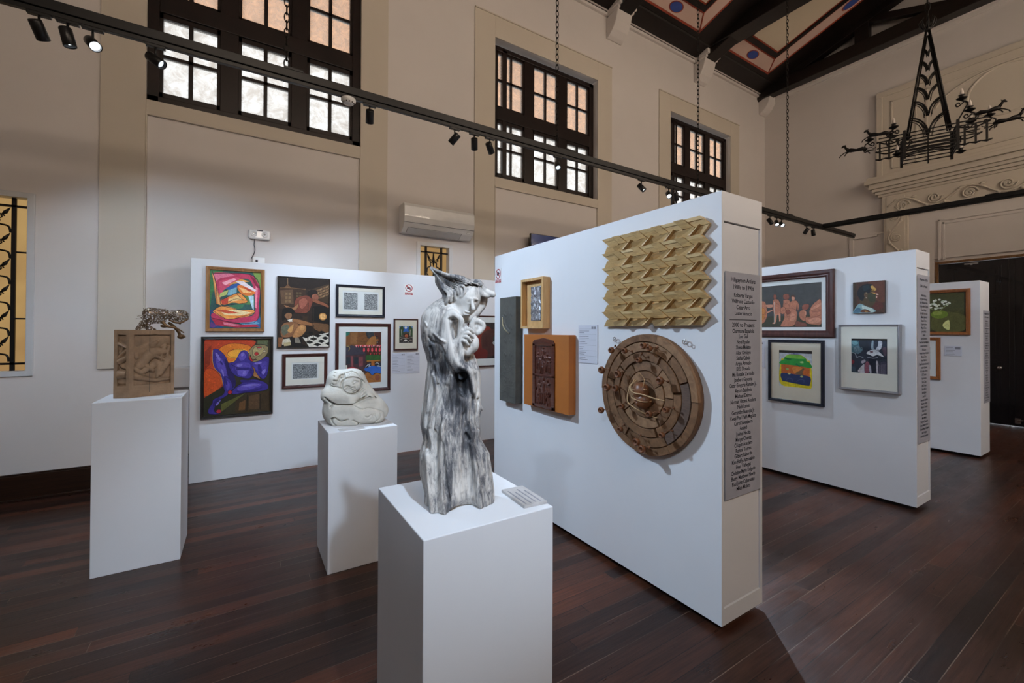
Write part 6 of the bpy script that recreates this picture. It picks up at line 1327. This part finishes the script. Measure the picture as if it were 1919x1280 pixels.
# ================================================================ CHANDELIER
def chandelier():
    CX, CY_, CZ = 6.5, 1.60, 3.60
    r = empty('chandelier', (CX, CY_, CZ), math.radians(20)); tag(r, 'black wrought-iron chandelier with running dogs, candle bulbs and a tall openwork spire', 'chandelier')
    # base box: half sizes a (x), b (y)
    a, b = .17, .21; zt = .255
    T = 1.42
    for sx in (-1, 1):
        for sy in (-1, 1):
            MB().tube([(sx * .035, sy * b * .85, zt), (sx * .012, sy * .012, T)], .010, 6).build('spire_rod', M['iron'], r)
            MB().tube([(sx * .035, sy * (b * .85 - .022), zt), (sx * .008, sy * .004, T - .06)], .006, 5).build('inner_rod', M['iron'], r)
    for face in range(2):
        m = MB()
        for k in range(6):
            z0 = zt + (T - zt) * (k / 6.6) ** .88 * .97; f = 1 - (z0 - zt) / (T - zt); f2 = max(.04, 1 - (z0 + .16 * f + .05 - zt) / (T - zt)); hw = (b if face < 2 else a) * .86
            for sg in (-1, 1):
                for off, rr in ((0, .0085), (.035, .004)):
                    P = []
                    for q_ in range(9):
                        t = math.radians(90 * q_ / 8); hgt = (.17 * f + .03); u = sg * hw * f * (1 - (1 - off) * math.sin(t) * .92 * 1.0); z = z0 + hgt * (1 - math.cos(t)) * 0 + hgt * math.cos(t) * 1.0 - hgt * .35
                        fz = max(.03, 1 - (z - zt) / (T - zt)); dep = .035 * fz; s2 = 1 if face % 2 else -1
                        u = sg * hw * fz * (1 - math.sin(t) * (.96 - off * 4))
                        z2 = z0 + hgt * 1.0 * math.cos(t) - off * .5
                        P.append((s2 * dep, u, z2) if face < 2 else (u, s2 * dep, z2))
                    m.tube(P, rr, 5)
        m.build('fern_scroll', M['iron'], r)
    mb = MB()
    for s2 in (-1, 1):                                # crown
        pass
    for k in range(8):
        t = k * math.pi / 4; mb.tube(spline([(0, 0, T), (.04 * math.cos(t), .04 * math.sin(t), T + .03), (.07 * math.cos(t), .07 * math.sin(t), T + .10), (.05 * math.cos(t), .05 * math.sin(t), T + .14)], 4), [.010 - .0005 * i for i in range(13)], 5)
    mb.ball((0, 0, T + .02), .035); mb.build('crown', M['iron'], r)
    m = MB()
    for i in range(7):
        for s in (-1, 1):
            m.box(s * a - .006, s * a + .006, -b - (.22 if i < 2 else 0), b + (.22 if i < 2 else 0), zt - i * .040, zt - i * .040 - .010); m.box(-a, a, s * b - .006, s * b + .006, zt - i * .040, zt - i * .040 - .010)
    m.build('cage_bar', M['iron'], r)
    for s in (-1, 1):
        for q_ in (-1, 1): MB().box(s * a - .012, s * a + .012, q_ * b - .012, q_ * b + .012, -.03, zt + .03).build('corner_post', M['iron'], r)
    def dog(o, d, s, m):
        o = Vector(o); d = Vector(d); u = Vector((0, 0, 1)); P = lambda x, z: o + d * x * s + u * z * s
        m.tube([P(-.16, .02), P(-.10, .035), P(-.02, .03), P(.06, .045), P(.10, .055)], [.016 * s, .036 * s, .024 * s, .038 * s, .026 * s], 8)
        m.tube([P(.09, .055), P(.125, .10), P(.14, .135)], [.028 * s, .018 * s, .017 * s], 7); m.tube([P(.128, .135), P(.155, .138), P(.185, .118)], [.020 * s, .021 * s, .008 * s], 7); m.tube([P(.13, .145), P(.118, .168)], [.006 * s, .002 * s], 5)
        for pts in ([P(.08, .04), P(.15, .015), P(.20, -.02), P(.215, -.05)], [P(.07, .035), P(.12, .0), P(.14, -.035)], [P(-.13, .02), P(-.15, -.03), P(-.18, -.04), P(-.20, -.07)], [P(-.12, .02), P(-.125, -.03), P(-.15, -.05)]):
            m.tube(pts, [.013 * s] + [.008 * s] * (len(pts) - 1), 6)
        m.tube(spline([P(-.16, .02), P(-.21, .03), P(-.25, .0), P(-.28, .02)], 4), .005 * s, 5)
    for (o, d, s) in (((a, .64, .265), (0, 1, 0), .72), ((a, -.64, .265), (0, -1, 0), .72), ((-a, .44, .285), (0, 1, 0), .66), ((-a, -.44, .285), (0, -1, 0), .66)):
        m = MB(); dog(o, d, s, m)
        m.tube(spline([(o[0], d[1] * b, .20), (o[0], d[1] * .34, .17), (o[0], d[1] * .44, .215), (o[0], d[1] * (.62 - .28 * s), .20)], 5), .008, 6); m.build('running_dog', M['iron'], r)
    def candle(x, y, z, h=.05):
        m = MB(); m.lathe([(.0, -.004), (.016, .0), (.042, .018), (.045, .022), (.020, .020), (.020, .050), (.028, .055), (.0001, .056)], 12, (x, y, z)); o = m.build('candle_cup', M['iron'], r)
        MB().lathe([(.013, .055), (.016, .075), (.012, .10), (.004, .125), (.0001, .13)], 10, (x, y, z)).build('candle_bulb', M['candle'], o)
    for x, y, z in ((a, .50, .36), (a, .30, .35), (-a, .30, .33), (-a, -.24, .48), (-a, -.30, .34), (a, -.36, .33), (a, -.50, .36), (a, .16, .29), (-a, .27, .02), (a, -.28, .02)):
        candle(x, y, z)
        m = MB()
        if z > .1:
            sg = 1 if y > 0 else -1
            m.tube(spline([(x, y, z), (x, y + sg * .015, z - .02), (x, y - sg * .03, z - .06), (x, y - sg * .045, z - .035), (x, y - sg * .025, z - .02), (x, y - sg * .015, z - .035)], 5), .006, 6)
            m.tube(spline([(x, y, z - .005), (x, y + sg * .045, z - .04), (x, y + sg * .02, z - .10), (x, y - sg * .04, .25)], 5), .007, 6)
        else: m.tube([(x, y, z), (x, y, .21)], .006, 6)
        m.build('candle_scroll', M['iron'], r)
    for y in (.26, .34, .42):
        for sg in (1, -1): m = MB(); m.box(-a - .006, -a + .006, sg * y - .008, sg * y + .008, .02, .215); m.tube([(-a, sg * (y - .04), .015), (-a, sg * y, .005), (-a, sg * (y + .04), .018)], [.006, .012, .006], 6).build('side_hanger', M['iron'], r)
    m = MB()
    for k in range(4): m.tube(spline([(-a * .5 + k * .1, -b, .1), (-a * .3 + k * .08, 0, .13), (-a * .5 + k * .1, b, .1)], 5), .006, 5)
    m.tube([(0, 0, -.08), (0, 0, .3)], .006, 6); m.build('inner_bracket', M['iron'], r)
    n = 40; H = roof_z(CY_) - CZ - T - .1; m = MB()
    for i in range(n):
        z = T + .12 + i * H / n; ax = i % 2; l = H / n * .5 + .010
        m.tube([(.020 * math.cos(t) * (1 - ax), .020 * math.cos(t) * ax, z + l + l * math.sin(t)) for t in (2 * math.pi * k / 8 for k in range(8))], .006, 5, closed=True)
    m.build('chain', M['iron'], r)
chandelier()
